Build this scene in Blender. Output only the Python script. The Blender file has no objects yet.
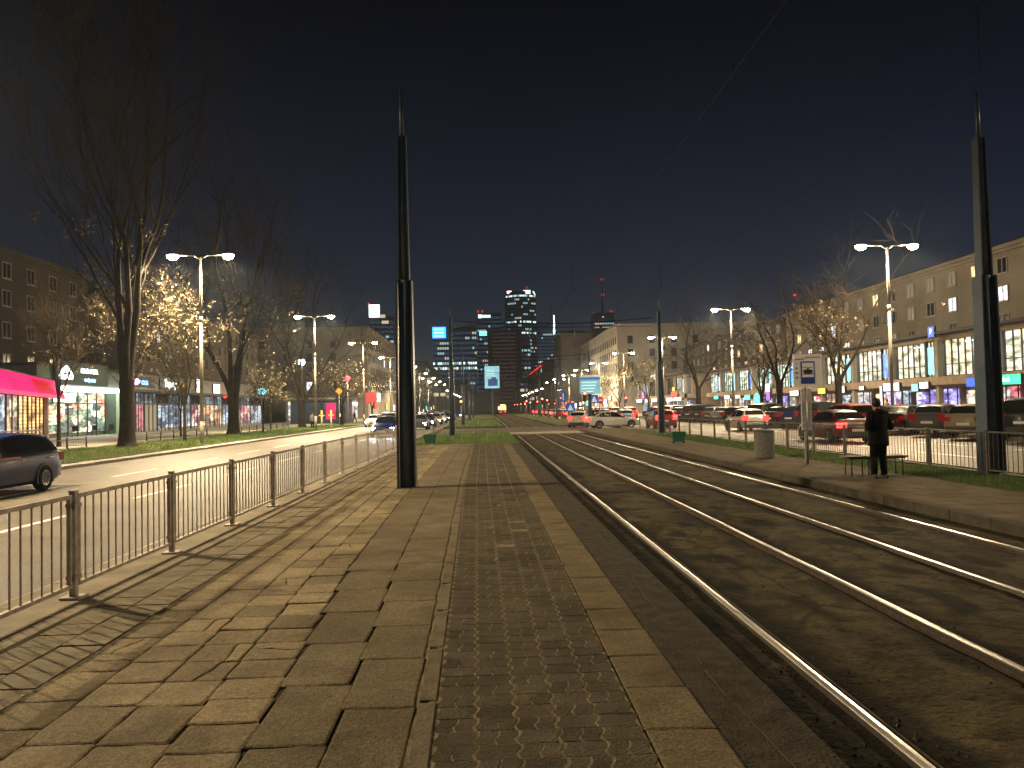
import bpy, bmesh, math, random
from mathutils import Vector, Matrix, noise
R = math.radians
rnd = random.Random(7)
S = bpy.context.scene
C = S.collection
PI = math.pi

# ------------------------------------------------------------------ helpers
class MB:
    """collects faces (with material slots) and links them as one mesh object"""
    def __init__(s):
        s.v = []; s.f = []; s.m = []; s.sm = []
    def face(s, pts, m=0, smooth=False):
        n = len(s.v); s.v += [tuple(p) for p in pts]
        s.f.append(tuple(range(n, n + len(pts)))); s.m.append(m); s.sm.append(smooth)
    def box(s, x0, x1, y0, y1, z0, z1, m=0):
        n = len(s.v)
        s.v += [(x0,y0,z0),(x1,y0,z0),(x1,y1,z0),(x0,y1,z0),(x0,y0,z1),(x1,y0,z1),(x1,y1,z1),(x0,y1,z1)]
        for q in ((3,2,1,0),(4,5,6,7),(0,1,5,4),(1,2,6,5),(2,3,7,6),(3,0,4,7)):
            s.f.append(tuple(n+i for i in q)); s.m.append(m); s.sm.append(False)
    def cbox(s, cx, cy, cz, w, d, h, m=0):
        s.box(cx-w/2, cx+w/2, cy-d/2, cy+d/2, cz-h/2, cz+h/2, m)
    def tube(s, a, b, ra, rb=None, n=6, m=0, cap=True, smooth=True):
        rb = ra if rb is None else rb
        a = Vector(a); b = Vector(b); d = b - a
        if d.length < 1e-6: return
        d.normalize()
        t = Vector((0,0,1)) if abs(d.z) < .9 else Vector((1,0,0))
        u = d.cross(t).normalized(); w = d.cross(u)
        k = len(s.v)
        for c, r in ((a, ra), (b, rb)):
            for i in range(n):
                an = 2*PI*i/n
                s.v.append(tuple(c + u*(math.cos(an)*r) + w*(math.sin(an)*r)))
        for i in range(n):
            j = (i+1) % n
            s.f.append((k+i, k+n+i, k+n+j, k+j)); s.m.append(m); s.sm.append(smooth)
        if cap:
            s.f.append(tuple(k+i for i in range(n))); s.m.append(m); s.sm.append(False)
            s.f.append(tuple(k+n+i for i in reversed(range(n)))); s.m.append(m); s.sm.append(False)
    def path(s, pts, r, n=5, m=0):
        for a, b in zip(pts, pts[1:]): s.tube(a, b, r, r, n, m)
    def lathe(s, prof, n=16, m=0, c=(0,0,0), smooth=True):
        k = len(s.v)
        for r, z in prof:
            for i in range(n):
                an = 2*PI*i/n
                s.v.append((c[0]+r*math.cos(an), c[1]+r*math.sin(an), c[2]+z))
        for j in range(len(prof)-1):
            for i in range(n):
                i2 = (i+1) % n
                s.f.append((k+j*n+i, k+j*n+i2, k+(j+1)*n+i2, k+(j+1)*n+i)); s.m.append(m); s.sm.append(smooth)
        s.f.append(tuple(k+i for i in reversed(range(n)))); s.m.append(m); s.sm.append(False)
        s.f.append(tuple(k+(len(prof)-1)*n+i for i in range(n))); s.m.append(m); s.sm.append(False)
    def prism(s, pts, z0, z1, m=0, ztop=None):
        """vertical prism over a plan polygon (ccw)"""
        n = len(pts); k = len(s.v)
        s.v += [(p[0], p[1], z0) for p in pts]
        s.v += [(p[0], p[1], z1 if ztop is None else ztop[i]) for i, p in enumerate(pts)]
        s.f.append(tuple(k+n+i for i in range(n))); s.m.append(m); s.sm.append(False)
        for i in range(n):
            j = (i+1) % n
            s.f.append((k+i, k+j, k+n+j, k+n+i)); s.m.append(m); s.sm.append(False)
    def mesh(s, name, mats):
        me = bpy.data.meshes.new(name)
        me.from_pydata(s.v, [], s.f)
        for x in (mats if isinstance(mats, (list, tuple)) else [mats]): me.materials.append(x)
        me.polygons.foreach_set('material_index', s.m)
        me.polygons.foreach_set('use_smooth', s.sm)
        me.update()
        return me
    def build(s, name, mats, parent=None, **kw):
        return link(name, s.mesh(name, mats), parent, **kw)

def link(name, data, parent=None, loc=None, rz=None, label=None):
    o = bpy.data.objects.new(name, data); C.objects.link(o)
    if parent is not None: o.parent = parent
    if loc is not None: o.location = loc
    if rz is not None: o.rotation_euler.z = rz
    if label: o['label'] = label
    return o

def tag(o, label=None, cat=None, group=None, kind=None):
    if label: o['label'] = label
    if cat: o['category'] = cat
    if group: o['group'] = group
    if kind: o['kind'] = kind
    return o

def thing(name, label, cat, loc=(0,0,0), rz=0, group=None):
    return tag(link(name, None, None, loc, rz), label, cat, group)

def struct(name, mb, mats):
    return tag(mb.build(name, mats), kind='structure')

def dup(root, loc, rz, label=None):
    r = root.copy(); C.objects.link(r); r.location = loc; r.rotation_euler = (0,0,rz)
    if label: r['label'] = label
    for ch in list(root.children):
        c = ch.copy(); C.objects.link(c); c.parent = r
        for g in list(ch.children):
            d = g.copy(); C.objects.link(d); d.parent = c
    return r

ORD = ['nearest','second','third','fourth','fifth','sixth','seventh','eighth','ninth','tenth','eleventh','twelfth','thirteenth',
       'fourteenth','fifteenth','sixteenth','seventeenth','eighteenth','nineteenth','twentieth','twenty-first','twenty-second',
       'twenty-third','twenty-fourth','twenty-fifth','twenty-sixth','twenty-seventh','twenty-eighth','twenty-ninth','thirtieth']

# ------------------------------------------------------------------ materials
_M = {}
def mat(name, col, rough=.7, metal=0., n=0., ns=4., bump=0., coat=0., spec=.5, col2=None, detail=6., bs=None, island=0.):
    if name in _M: return _M[name]
    m = bpy.data.materials.new(name); m.use_nodes = True
    nt = m.node_tree; b = nt.nodes['Principled BSDF']
    b.inputs['Base Color'].default_value = (*col, 1)
    b.inputs['Roughness'].default_value = rough
    b.inputs['Metallic'].default_value = metal
    b.inputs['Specular IOR Level'].default_value = spec*(.18 if rough >= .8 and spec == .5 else 1)
    b.inputs['Coat Weight'].default_value = coat
    tc = nt.nodes.new('ShaderNodeTexCoord')
    out = None
    if n or col2:
        t = nt.nodes.new('ShaderNodeTexNoise'); t.inputs['Scale'].default_value = ns; t.inputs['Detail'].default_value = detail
        t.inputs['Roughness'].default_value = .65
        nt.links.new(tc.outputs['Object'], t.inputs['Vector'])
        r = nt.nodes.new('ShaderNodeValToRGB')
        c2 = col2 or tuple(c*(1-n) for c in col)
        c1 = col if col2 else tuple(min(1, c*(1+n)) for c in col)
        r.color_ramp.elements[0].position = .35; r.color_ramp.elements[0].color = (*c2, 1)
        r.color_ramp.elements[1].position = .65; r.color_ramp.elements[1].color = (*c1, 1)
        nt.links.new(t.outputs['Fac'], r.inputs['Fac'])
        out = r.outputs['Color']
    if island:
        g = nt.nodes.new('ShaderNodeNewGeometry')
        mr = nt.nodes.new('ShaderNodeMapRange'); mr.inputs['To Min'].default_value = 1-island; mr.inputs['To Max'].default_value = 1+island
        nt.links.new(g.outputs['Random Per Island'], mr.inputs['Value'])
        mx = nt.nodes.new('ShaderNodeVectorMath'); mx.operation = 'SCALE'
        if out is not None: nt.links.new(out, mx.inputs[0])
        else: mx.inputs[0].default_value = col
        nt.links.new(mr.outputs['Result'], mx.inputs['Scale'])
        out = mx.outputs['Vector']
    if out is not None: nt.links.new(out, b.inputs['Base Color'])
    if bump:
        t2 = nt.nodes.new('ShaderNodeTexNoise'); t2.inputs['Scale'].default_value = bs or ns*6; t2.inputs['Detail'].default_value = 8
        nt.links.new(tc.outputs['Object'], t2.inputs['Vector'])
        bp = nt.nodes.new('ShaderNodeBump'); bp.inputs['Strength'].default_value = bump; bp.inputs['Distance'].default_value = .02
        nt.links.new(t2.outputs['Fac'], bp.inputs['Height']); nt.links.new(bp.outputs['Normal'], b.inputs['Normal'])
    _M[name] = m
    return m

def emit(name, col, strength, col2=None, ns=2., stretch=(1,1,1), sample=True, lo=.4, hi=.6):
    if name in _M: return _M[name]
    m = bpy.data.materials.new(name); m.use_nodes = True
    nt = m.node_tree; b = nt.nodes['Principled BSDF']
    b.inputs['Base Color'].default_value = (*[c*.25 for c in col], 1); b.inputs['Roughness'].default_value = .35
    b.inputs['Emission Color'].default_value = (*col, 1); b.inputs['Emission Strength'].default_value = strength
    if col2:
        tc = nt.nodes.new('ShaderNodeTexCoord'); mp = nt.nodes.new('ShaderNodeMapping'); mp.inputs['Scale'].default_value = stretch
        t = nt.nodes.new('ShaderNodeTexNoise'); t.inputs['Scale'].default_value = ns; t.inputs['Detail'].default_value = 3
        r = nt.nodes.new('ShaderNodeValToRGB')
        r.color_ramp.elements[0].position = lo; r.color_ramp.elements[0].color = (*col2, 1)
        r.color_ramp.elements[1].position = hi; r.color_ramp.elements[1].color = (*col, 1)
        nt.links.new(tc.outputs['Object'], mp.inputs['Vector']); nt.links.new(mp.outputs['Vector'], t.inputs['Vector'])
        nt.links.new(t.outputs['Fac'], r.inputs['Fac']); nt.links.new(r.outputs['Color'], b.inputs['Emission Color'])
    if not sample: m.cycles.emission_sampling = 'NONE'
    _M[name] = m
    return m

def interior(name, cols, strength, scale=1.2, sample=True):
    """what is seen through a lit shop window: goods, posters, ceiling light, in blotches (object space, metres)"""
    if name in _M: return _M[name]
    m = bpy.data.materials.new(name); m.use_nodes = True
    nt = m.node_tree; b = nt.nodes['Principled BSDF']
    b.inputs['Roughness'].default_value = .2; b.inputs['Base Color'].default_value = (.03,.03,.03,1)
    tc = nt.nodes.new('ShaderNodeTexCoord')
    mp = nt.nodes.new('ShaderNodeMapping'); mp.inputs['Scale'].default_value = (.3, .3, .75)
    vo = nt.nodes.new('ShaderNodeTexVoronoi'); vo.inputs['Scale'].default_value = scale*1.6; vo.inputs['Randomness'].default_value = .8
    vo.distance = 'CHEBYCHEV'
    r = nt.nodes.new('ShaderNodeValToRGB'); r.color_ramp.interpolation = 'CONSTANT'
    sp = nt.nodes.new('ShaderNodeSeparateColor')
    n = len(cols)
    while len(r.color_ramp.elements) < n: r.color_ramp.elements.new(.5)
    for i, c in enumerate(cols):
        r.color_ramp.elements[i].position = i/n; r.color_ramp.elements[i].color = (*c, 1)
    no = nt.nodes.new('ShaderNodeTexNoise'); no.inputs['Scale'].default_value = scale*5; no.inputs['Detail'].default_value = 4
    mr = nt.nodes.new('ShaderNodeMapRange'); mr.inputs['From Min'].default_value = .35; mr.inputs['From Max'].default_value = .7
    mr.inputs['To Min'].default_value = .22; mr.inputs['To Max'].default_value = 1.9
    mu = nt.nodes.new('ShaderNodeMath'); mu.operation = 'MULTIPLY'; mu.inputs[1].default_value = strength*.5
    L = nt.links.new
    L(tc.outputs['Object'], mp.inputs['Vector']); L(mp.outputs['Vector'], vo.inputs['Vector']); L(vo.outputs['Color'], sp.inputs['Color'])
    L(sp.outputs['Red'], r.inputs['Fac']); L(r.outputs['Color'], b.inputs['Emission Color'])
    L(mp.outputs['Vector'], no.inputs['Vector']); L(no.outputs['Fac'], mr.inputs['Value']); L(mr.outputs['Result'], mu.inputs[0])
    L(mu.outputs[0], b.inputs['Emission Strength'])
    if not sample: m.cycles.emission_sampling = 'NONE'
    _M[name] = m
    return m

asphalt   = mat('asphalt_road', (.13,.112,.09), .6, n=.22, ns=.5, bump=.25, bs=60)
asphalt_d = mat('asphalt_dark', (.05,.046,.04), .85, n=.4, ns=3, bump=.6, bs=70)
slab_m    = mat('stone_slab', (.3,.25,.16), .8, n=.28, ns=1.6, bump=.4, bs=34, island=.22)
slab_d    = mat('worn_slab', (.2,.168,.112), .85, n=.3, ns=1.8, bump=.5, bs=46, island=.1)
slab_y    = mat('edge_slab', (.19,.157,.1), .85, n=.18, ns=3, bump=.5, bs=40, island=.08)
brick_m   = mat('paver_brick', (.11,.096,.07), .85, n=.3, ns=3, bump=.6, bs=60, island=.2)
joint_m   = mat('joint_sand', (.2,.165,.1), .95, n=.4, ns=5, bump=.8, bs=90)
def stains(m, sc, lo, hi, amt):
    nt = m.node_tree; b = nt.nodes['Principled BSDF']; src = b.inputs['Base Color'].links[0].from_socket
    tc = nt.nodes.new('ShaderNodeTexCoord'); prev = src
    for (k, a, c, v) in ((sc, lo, hi, amt), (9., .66, .7, .55), (75., .38, .62, .5), (24., .4, .6, .78)):
        t = nt.nodes.new('ShaderNodeTexNoise'); t.inputs['Scale'].default_value = k; t.inputs['Detail'].default_value = 5; t.inputs['Roughness'].default_value = .6
        r = nt.nodes.new('ShaderNodeValToRGB'); r.color_ramp.elements[0].position = a; r.color_ramp.elements[0].color = (1,1,1,1); r.color_ramp.elements[1].position = c; r.color_ramp.elements[1].color = (v,v*.97,v*.92,1)
        x = nt.nodes.new('ShaderNodeMix'); x.data_type = 'RGBA'; x.blend_type = 'MULTIPLY'; x.inputs['Factor'].default_value = 1
        nt.links.new(tc.outputs['Object'], t.inputs['Vector']); nt.links.new(t.outputs['Fac'], r.inputs['Fac'])
        nt.links.new(prev, x.inputs['A']); nt.links.new(r.outputs['Color'], x.inputs['B']); prev = x.outputs['Result']
    nt.links.new(prev, b.inputs['Base Color'])
asphalt_s = [slab_m, slab_d, slab_y, brick_m, asphalt]
for q in asphalt_s: stains(q, .9, .52, .6, .72)
soil_m    = mat('joint_dirt', (.035,.03,.02), .95, n=.5, ns=8, bump=.8, bs=60)
kerb_m    = mat('kerb_concrete', (.25,.225,.18), .85, n=.25, ns=3, bump=.5, bs=40, island=.08)
paint_w   = mat('road_paint', (.75,.72,.65), .6, n=.2, ns=6)
grass_m   = mat('grass_soil', (.08,.11,.03), .95, n=.5, ns=2.5, bump=1, bs=30, col2=(.055,.042,.025))
blade_m   = mat('grass_blade', (.1,.17,.04), .7, island=.4)
steel     = mat('rail_steel', (.66,.62,.56), .3, 1., n=.12, ns=20)
rust      = mat('rail_rust', (.06,.045,.035), .8, .3, n=.4, ns=10)
pole_dark = mat('pole_paint', (.08,.12,.165), .38, .3, n=.2, ns=3, bump=.05)
pole_edge = mat('pole_flange', (.16,.16,.14), .35, .6)
galv      = mat('galvanised', (.34,.33,.3), .45, .7, n=.2, ns=12)
fence_m   = mat('fence_paint', (.36,.33,.29), .5, .4, n=.3, ns=9)
fence_d   = mat('fence_dark', (.1,.095,.085), .55, .4, n=.3, ns=9)
white_p   = mat('white_board', (.62,.62,.64), .5, n=.05, ns=3)
black_p   = mat('black_paint', (.015,.015,.017), .5)
conc      = mat('concrete_lamp', (.25,.23,.19), .8, n=.12, ns=4)
bark      = mat('tree_bark', (.02,.016,.012), .95, n=.4, ns=5, bump=1, bs=14)
twig      = mat('twig_bark', (.055,.042,.03), .9)
leaf_y    = mat('leaf_olive', (.24,.21,.12), .6, island=.45)
leaf_o    = mat('leaf_ochre', (.1,.068,.034), .7, island=.45)
glass_d   = mat('dark_glass', (.012,.014,.016), .06, 0, spec=.9)
rubber    = mat('tyre_rubber', (.012,.012,.012), .8)
rim_m     = mat('wheel_alloy', (.45,.45,.46), .3, .9)
plate_m   = mat('plate_white', (.6,.6,.58), .5)
trim_m    = mat('black_trim', (.02,.02,.021), .5)
lamp_on   = emit('lamp_glow', (1,.74,.42), 60, sample=False)
head_on   = emit('headlight_glow', (.82,.9,1), 40, sample=False)
tail_on   = emit('tail_glow', (1,.014,.012), 4, sample=False)
brake_on  = emit('brake_glow', (1,.014,.012), 10)
tail_off  = mat('tail_lens', (.25,.01,.01), .25)
head_off  = mat('head_lens', (.4,.42,.45), .15, .3)

# ------------------------------------------------------------------ camera
cam_d = bpy.data.cameras.new('camera'); cam = bpy.data.objects.new('camera', cam_d); C.objects.link(cam)
cam_d.sensor_width = 36; cam_d.lens = 780/1024*36; cam_d.clip_end = 6000; cam_d.clip_start = .05
yaw, pitch, roll = R(1.98), R(1.8), R(1.2)
f = Vector((math.sin(yaw)*math.cos(pitch), math.cos(yaw)*math.cos(pitch), math.sin(pitch)))
r = Vector((math.cos(yaw), -math.sin(yaw), 0)); u = r.cross(f)
r2 = r*math.cos(roll) - u*math.sin(roll); u2 = u*math.cos(roll) + r*math.sin(roll)
M = Matrix((r2, u2, -f)).transposed().to_4x4(); M.translation = (0, 0, 1.65)
cam.matrix_world = M
S.camera = cam

# ------------------------------------------------------------------ ground and paving
def lerp(tab, y):
    if y <= tab[0][0]: return tab[0][1]
    for (a, x), (b, z) in zip(tab, tab[1:]):
        if y <= b: return x + (z-x)*(y-a)/(b-a)
    return tab[-1][1]
Lb = [(0,-2.7),(4.5,-2.78),(14,-2.86),(37,-3.0)]          # left edge of the small slabs
Sb = [(0,-1.14),(3.7,-1.22),(8,-1.48),(14.6,-1.6),(37,-1.66)]  # small slabs | long slabs
Kb = [(0,-.36),(3.7,-.42),(18,-.62),(37,-.7)]            # long slabs | narrow kerb
Bb = [(0,-.24),(3.7,-.29),(18,-.49),(37,-.57)]           # narrow kerb | bricks
BR, ER, PR = .77, 1.15, 1.62                              # bricks | edge slabs | dark strip | platform edge
YE = 37.5

g = MB(); g.box(-1500, 1500, -60, 2500, -1.2, -.32); struct('ground', g, asphalt_d)
g = MB(); g.box(-14.7, -4.35, -40, 700, -.3, -.15); struct('road_left', g, asphalt)
g = MB(); g.box(11.5, 22.3, -40, 700, -.3, -.15); struct('road_right', g, asphalt)
g = MB(); g.box(22.3, 24.2, -40, 700, -.3, -.01)
struct('pavement_right', g, mat('verge_asphalt', (.09,.083,.07), .8, n=.3, ns=1))
g = MB(); g.box(24.2, 39.97, -40, 700, -.3, .0); struct('shop_pavement_right', g, mat('far_pavement', (.2,.18,.15), .8, n=.15, ns=1, island=.1))
g = MB(); g.box(-4.35, 11.5, 60, 76, -.3, -.185); struct('crossing_road', g, asphalt)
g = MB(); g.box(-35.97, -21.9, -40, 700, -.3, .02); struct('shop_pavement_left', g, mat('left_pavement', (.26,.25,.21), .7, n=.12, ns=1.2))
g = MB(); g.box(-21.9, -15.35, -40, 700, -.3, -.02); struct('grass_verge_left', g, grass_m)
# cobbled gutter and kerb on the far side of the left road
g = MB()
y = 8
while y < 200:
    g.box(-15.35, -14.7, y, y+.98, -.3, -.035+rnd.uniform(-.008,.008)); y += 1.0
struct('kerb_far_left', g, mat('kerb_white', (.4,.38,.34), .8, n=.2, ns=3, island=.15))
g = MB()
y = -4
while y < 200:
    g.box(-4.35, -4.14, y, y+.99, -.3, .0+rnd.uniform(-.004,.004)); y += 1.0
y = -4
while y < 200:
    g.box(11.36, 11.5, y, y+.99, -.3, -.02+rnd.uniform(-.004,.004)); g.box(22.16, 22.3, y, y+.99, -.3, .01); y += 1.0
struct('road_kerbs', g, kerb_m)
g = MB(); g.box(-4.14, -3.52, -6, 42, -.3, -.01); struct('fence_footing', g, mat('footing_concrete', (.24,.21,.16), .85, n=.25, ns=1.8, bump=.6, bs=30))
# bedding below the paving
g = MB(); g.box(-3.52, PR-.2, -6, YE, -.3, -.05); g.box(-2.8, PR-.25, -5.9, YE-.1, -.2, -.016); struct('platform_bed', g, mat('bed_dirt', (.045,.036,.024), .95, n=.4, ns=8, bump=.8, bs=60))
# strip between the fence footing and the slabs
g = MB(); y = -1
while y < YE-.3:
    for i in range(2):
        xa = -3.49 + i*.33; 
        xb = min(xa+.32, lerp(Lb, y)-.05)
        if i == 1: xb = lerp(Lb, y)-.04
        g.box(xa+.005, xb-.005, y+.006, y+.294, -.12, -.026+rnd.uniform(-.004,.004))
    y += .3
struct('sunken_strip', g, mat('strip_paver', (.19,.165,.115), .85, n=.25, ns=4, bump=.6, bs=40, island=.12))
def quad_slab(g, pts, z, t=.08):
    """one slightly settled slab with chipped edges"""
    zs = [z + rnd.uniform(-.0022,.0022) for _ in pts]
    b = .005
    cx = sum(p[0] for p in pts)/len(pts); cy = sum(p[1] for p in pts)/len(pts)
    k = len(g.v); n = len(pts)
    g.v += [(p[0], p[1], z-t) for p in pts]
    g.v += [(p[0], p[1], zs[i]-b) for i, p in enumerate(pts)]
    g.v += [(p[0]+(cx-p[0])*b*4/abs(max(.1,abs(p[0]-cx)+abs(p[1]-cy))), p[1]+(cy-p[1])*b*4/max(.1,abs(p[0]-cx)+abs(p[1]-cy)), zs[i]) for i, p in enumerate(pts)]
    for a in (0, n):
        for i in range(n):
            j = (i+1) % n
            g.f.append((k+a+i, k+a+j, k+a+n+j, k+a+n+i)); g.m.append(0); g.sm.append(False)
    g.f.append(tuple(k+2*n+i for i in range(n))); g.m.append(0); g.sm.append(False)
def crack_slab(g, x0, x1, y0, y1, z):
    '''a slab broken in two along a wandering crack'''
    n = 5; a, b = rnd.uniform(.25,.75), rnd.uniform(.25,.75)
    if rnd.random() < .6:
        c = [(x0+(x1-x0)*i/n, y0+(y1-y0)*(a+(b-a)*i/n)+(rnd.uniform(-.02,.02) if 0 < i < n else 0)) for i in range(n+1)]
        lo = [(x0,y0),(x1,y0)]+[(p[0],p[1]-.004) for p in c[::-1]]; hi = [(p[0],p[1]+.004) for p in c]+[(x1,y1),(x0,y1)]
    else:
        c = [(x0+(x1-x0)*(a+(b-a)*i/n)+(rnd.uniform(-.02,.02) if 0 < i < n else 0), y0+(y1-y0)*i/n) for i in range(n+1)]
        lo = [(x0,y0)]+[(p[0]-.004,p[1]) for p in c]+[(x0,y1)]; hi = [(x1,y1)]+[(p[0]+.004,p[1]) for p in c[::-1]]+[(x1,y0)]
    quad_slab(g, lo, z+rnd.uniform(-.003,.001)); quad_slab(g, hi, z+rnd.uniform(-.003,.001))
def rough_quad(x0, x1, y0, y1, j, skew=0):
    """rectangle with wandering edges"""
    p = []
    for (ax, ay), (bx, by) in (((x0,y0),(x1,y0)), ((x1,y0),(x1,y1)), ((x1,y1),(x0,y1)), ((x0,y1),(x0,y0))):
        for t in (0, .33, .66):
            p.append((ax+(bx-ax)*t + rnd.uniform(-j,j), ay+(by-ay)*t + rnd.uniform(-j,j)))
    return p
g = MB()
ncol = 4
for c in range(ncol):
    y = 1.5 + rnd.uniform(0, .35)
    while y < YE-.4:
        L = rnd.choice((.36,.36,.38,.4,.52)); w = lerp(Sb, y)-lerp(Lb, y)
        xa = lerp(Lb, y)+w*c/ncol; xb = lerp(Lb, y)+w*(c+1)/ncol
        bad = rnd.random() < .22 and c > 0
        j = .014 if bad else .004
        gap = .008 if bad else .005
        if rnd.random() < .2: crack_slab(g, xa+gap, xb-gap, y+gap, y+L-gap, 0); y += L; continue
        quad_slab(g, rough_quad(xa+gap, xb-gap, y+gap, y+L-gap, j), (-.005 if rnd.random() < .12 else 0)+rnd.uniform(-.002,.002))
        y += L
struct('small_slab_paving', g, slab_m)
g = MB()
for c in range(2):
    y = 1.5 + .4*c
    while y < YE-.6:
        L = rnd.choice((.74,.8,.86)); a, b = lerp(Sb, y), lerp(Kb, y)
        xa = a+(b-a)*c/2; xb = a+(b-a)*(c+1)/2
        quad_slab(g, rough_quad(xa+.004, xb-.004, y+.003, y+L-.003, .005), rnd.uniform(-.002,.002))
        y += L
struct('long_slab_paving', g, slab_d)
g = MB(); y = 1.5
while y < YE:
    L = .98
    quad_slab(g, [(lerp(Kb,y)+.025, y), (lerp(Bb,y)-.012, y), (lerp(Bb,y+L)-.012, min(y+L-.02, YE)), (lerp(Kb,y+L)+.025, min(y+L-.02, YE))], .008)
    y += 1.0
struct('narrow_kerb', g, mat('narrow_kerb_stone', (.13,.11,.078), .85, n=.25, ns=4, bump=.7, bs=40, island=.12))
# sand bed that shows in the joints of the bricks
g = MB()
yy = [1.5, 3.7, 8, 14, 18, 25, YE]
for a, b in zip(yy, yy[1:]):
    g.face([(lerp(Bb,a)-.05,a,-.0008),(BR,a,-.0008),(BR,b,-.0008),(lerp(Bb,b)-.05,b,-.0008)])
    g.face([(lerp(Kb,a)-.01,a,-.009),(lerp(Bb,a)-.05,a,-.009),(lerp(Bb,b)-.05,b,-.009),(lerp(Kb,b)-.01,b,-.009)])
struct('joint_sand_bed', g, joint_m)
# zigzag interlocking bricks
def zig(y):      # half-sine wobble of the long joints
    p = (y/.166) % 1
    return .012*(1 if p < .42 else (-1 if .5 < p < .92 else (1-2*(p-.42)/.08 if p <= .5 else -1+2*(p-.92)/.08)))
def paver(g, xa, xb, ya, yb, za, zb, top):
    ysn = [ya + (yb-ya)*t for t in (0,.25,.4,.52,.75,.9,1)]
    pl = [(xa + (zig(t) if za else 0), t) for t in ysn]; pr = [(xb + (zig(t) if zb else 0), t) for t in ysn]
    pts = pr + pl[::-1]
    tl = rnd.uniform(-.0007,.0007)
    g.prism(pts, top-.03, top, ztop=[top+tl*(1 if q[0] > (xa+xb)/2 else -1) for q in pts])
g = MB(); row = 0; y = 1.9
while y < YE-.17:
    x0 = lerp(Bb, y); w = (BR-x0)/5
    for c in range(5):
        xa, xb = x0+w*c, x0+w*(c+1); jt = .0085
        missing = rnd.random() < .004
        if missing: continue
        top = .001+rnd.uniform(-.0012,.0012)
        half = (row + c) % 2
        if y > 16: 
            g.box(xa+jt, xb-jt, y+.003, y+.163, -.03, top)
        elif half and rnd.random() < .9:
            xm = (xa+xb)/2
            paver(g, xa+jt, xm-jt*.7, y+.0035, y+.1625, True, True, top); paver(g, xm+jt*.7, xb-jt, y+.0035, y+.1625, True, True, top+rnd.uniform(-.0008,.0008))
        else:
            paver(g, xa+jt, xb-jt, y+.0035, y+.1625, True, True, top)
    y += .166; row += 1
struct('zigzag_paving', g, brick_m)
g = MB(); y = 1.6
while y < YE-.5:
    L = .6
    quad_slab(g, rough_quad(BR+.012, ER-.004, y+.003, y+L-.003, .003), rnd.uniform(-.003,.003)); y += L
struct('edge_slab_paving', g, slab_y)
g = MB(); g.box(ER, PR, 1, YE, -.3, -.012)
for k in range(16):
    pass
struct('platform_edge_strip', g, mat('edge_asphalt', (.05,.043,.033), .9, n=.35, ns=7, bump=1., bs=55))
g = MB(); y = 2
px_ = ER+.2
while y < 30:     # sandy crack where the strip was patched
    L = rnd.uniform(.05,.16); qx = min(ER+.34, max(ER+.1, px_+rnd.uniform(-.012,.012)+.002)); w_ = rnd.uniform(.002,.006)
    if noise.noise((y*.8, 4, 0)) > -.12: g.face([(px_-w_,y,-.0085),(px_+w_,y,-.0085),(qx+w_,y+L,-.0085),(qx-w_,y+L,-.0085)])
    px_ = qx; y += L
struct('patch_line', g, mat('patch_sand', (.1,.083,.055), .95))

# track bed: one undulating sheet
def sheet(name, x0, x1, ys, dx, zf, m):
    nx = max(2, int((x1-x0)/dx)); verts = []; faces = []
    for y in ys:
        for i in range(nx+1):
            x = x0+(x1-x0)*i/nx; verts.append((x, y, zf(x, y)))
    for j in range(len(ys)-1):
        for i in range(nx):
            a = j*(nx+1)+i; faces.append((a, a+1, a+nx+2, a+nx+1))
    me = bpy.data.meshes.new(name); me.from_pydata(verts, [], faces); me.materials.append(m)
    me.polygons.foreach_set('use_smooth', [True]*len(faces)); me.update()
    at = me.attributes.new('dirt', 'FLOAT', 'POINT'); at.data.foreach_set('value', [dirt_at(v[0], v[1]) for v in verts])
    return tag(link(name, me), kind='structure')
def dirt_at(x, y):
    d = min(abs(x-q) for q in (2.2, 3.635, 5.1, 6.535)); s = min(((x-q) for q in (2.2, 3.635, 5.1, 6.535)), key=abs)
    wdt = (.2 if s < 0 else .24)*(1+.9*noise.noise((x*1.5, y*1.1, 7))+.7*noise.noise((x*6, y*4, 2)))
    v = max(0, min(1, 1.7-d/max(.05, wdt)))
    v = max(v, max(0, min(1, (noise.noise((x*2.2, y*1.1, 20))-.28)*6)))
    if x < 1.85: v = max(v, min(1, (1.85-x)/.12))
    return v
RX = (2.2, 3.635, 5.1, 6.535)
def bed_z(x, y):
    z = -.235 + .012*noise.noise((x*1.2, y*.9, 0)) + .016*noise.noise((x*5, y*5, 3))*max(0, noise.noise((x*.8, y*.6, 9))+.3)
    d = min(abs(x-q) for q in RX)
    if d < .3: z += -.026*math.exp(-((d-.09)/.05)**2) + .03*max(0, noise.noise((x*7, y*2.2, 5))-.1)*math.exp(-((d-.17)/.08)**2)
    if x < 1.9: z -= .05*math.exp(-((x-1.68)/.08)**2)
    return z
ys = []; y = 2.
while y < 60: ys.append(y); y += .035*max(1, y/5)
ys += [70, 90, 120, 200, 400, 700]
bed = mat('track_bed', (.14,.118,.06), .85, n=.0, ns=1.1, bump=1., bs=24, col2=(.055,.048,.024))
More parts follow.
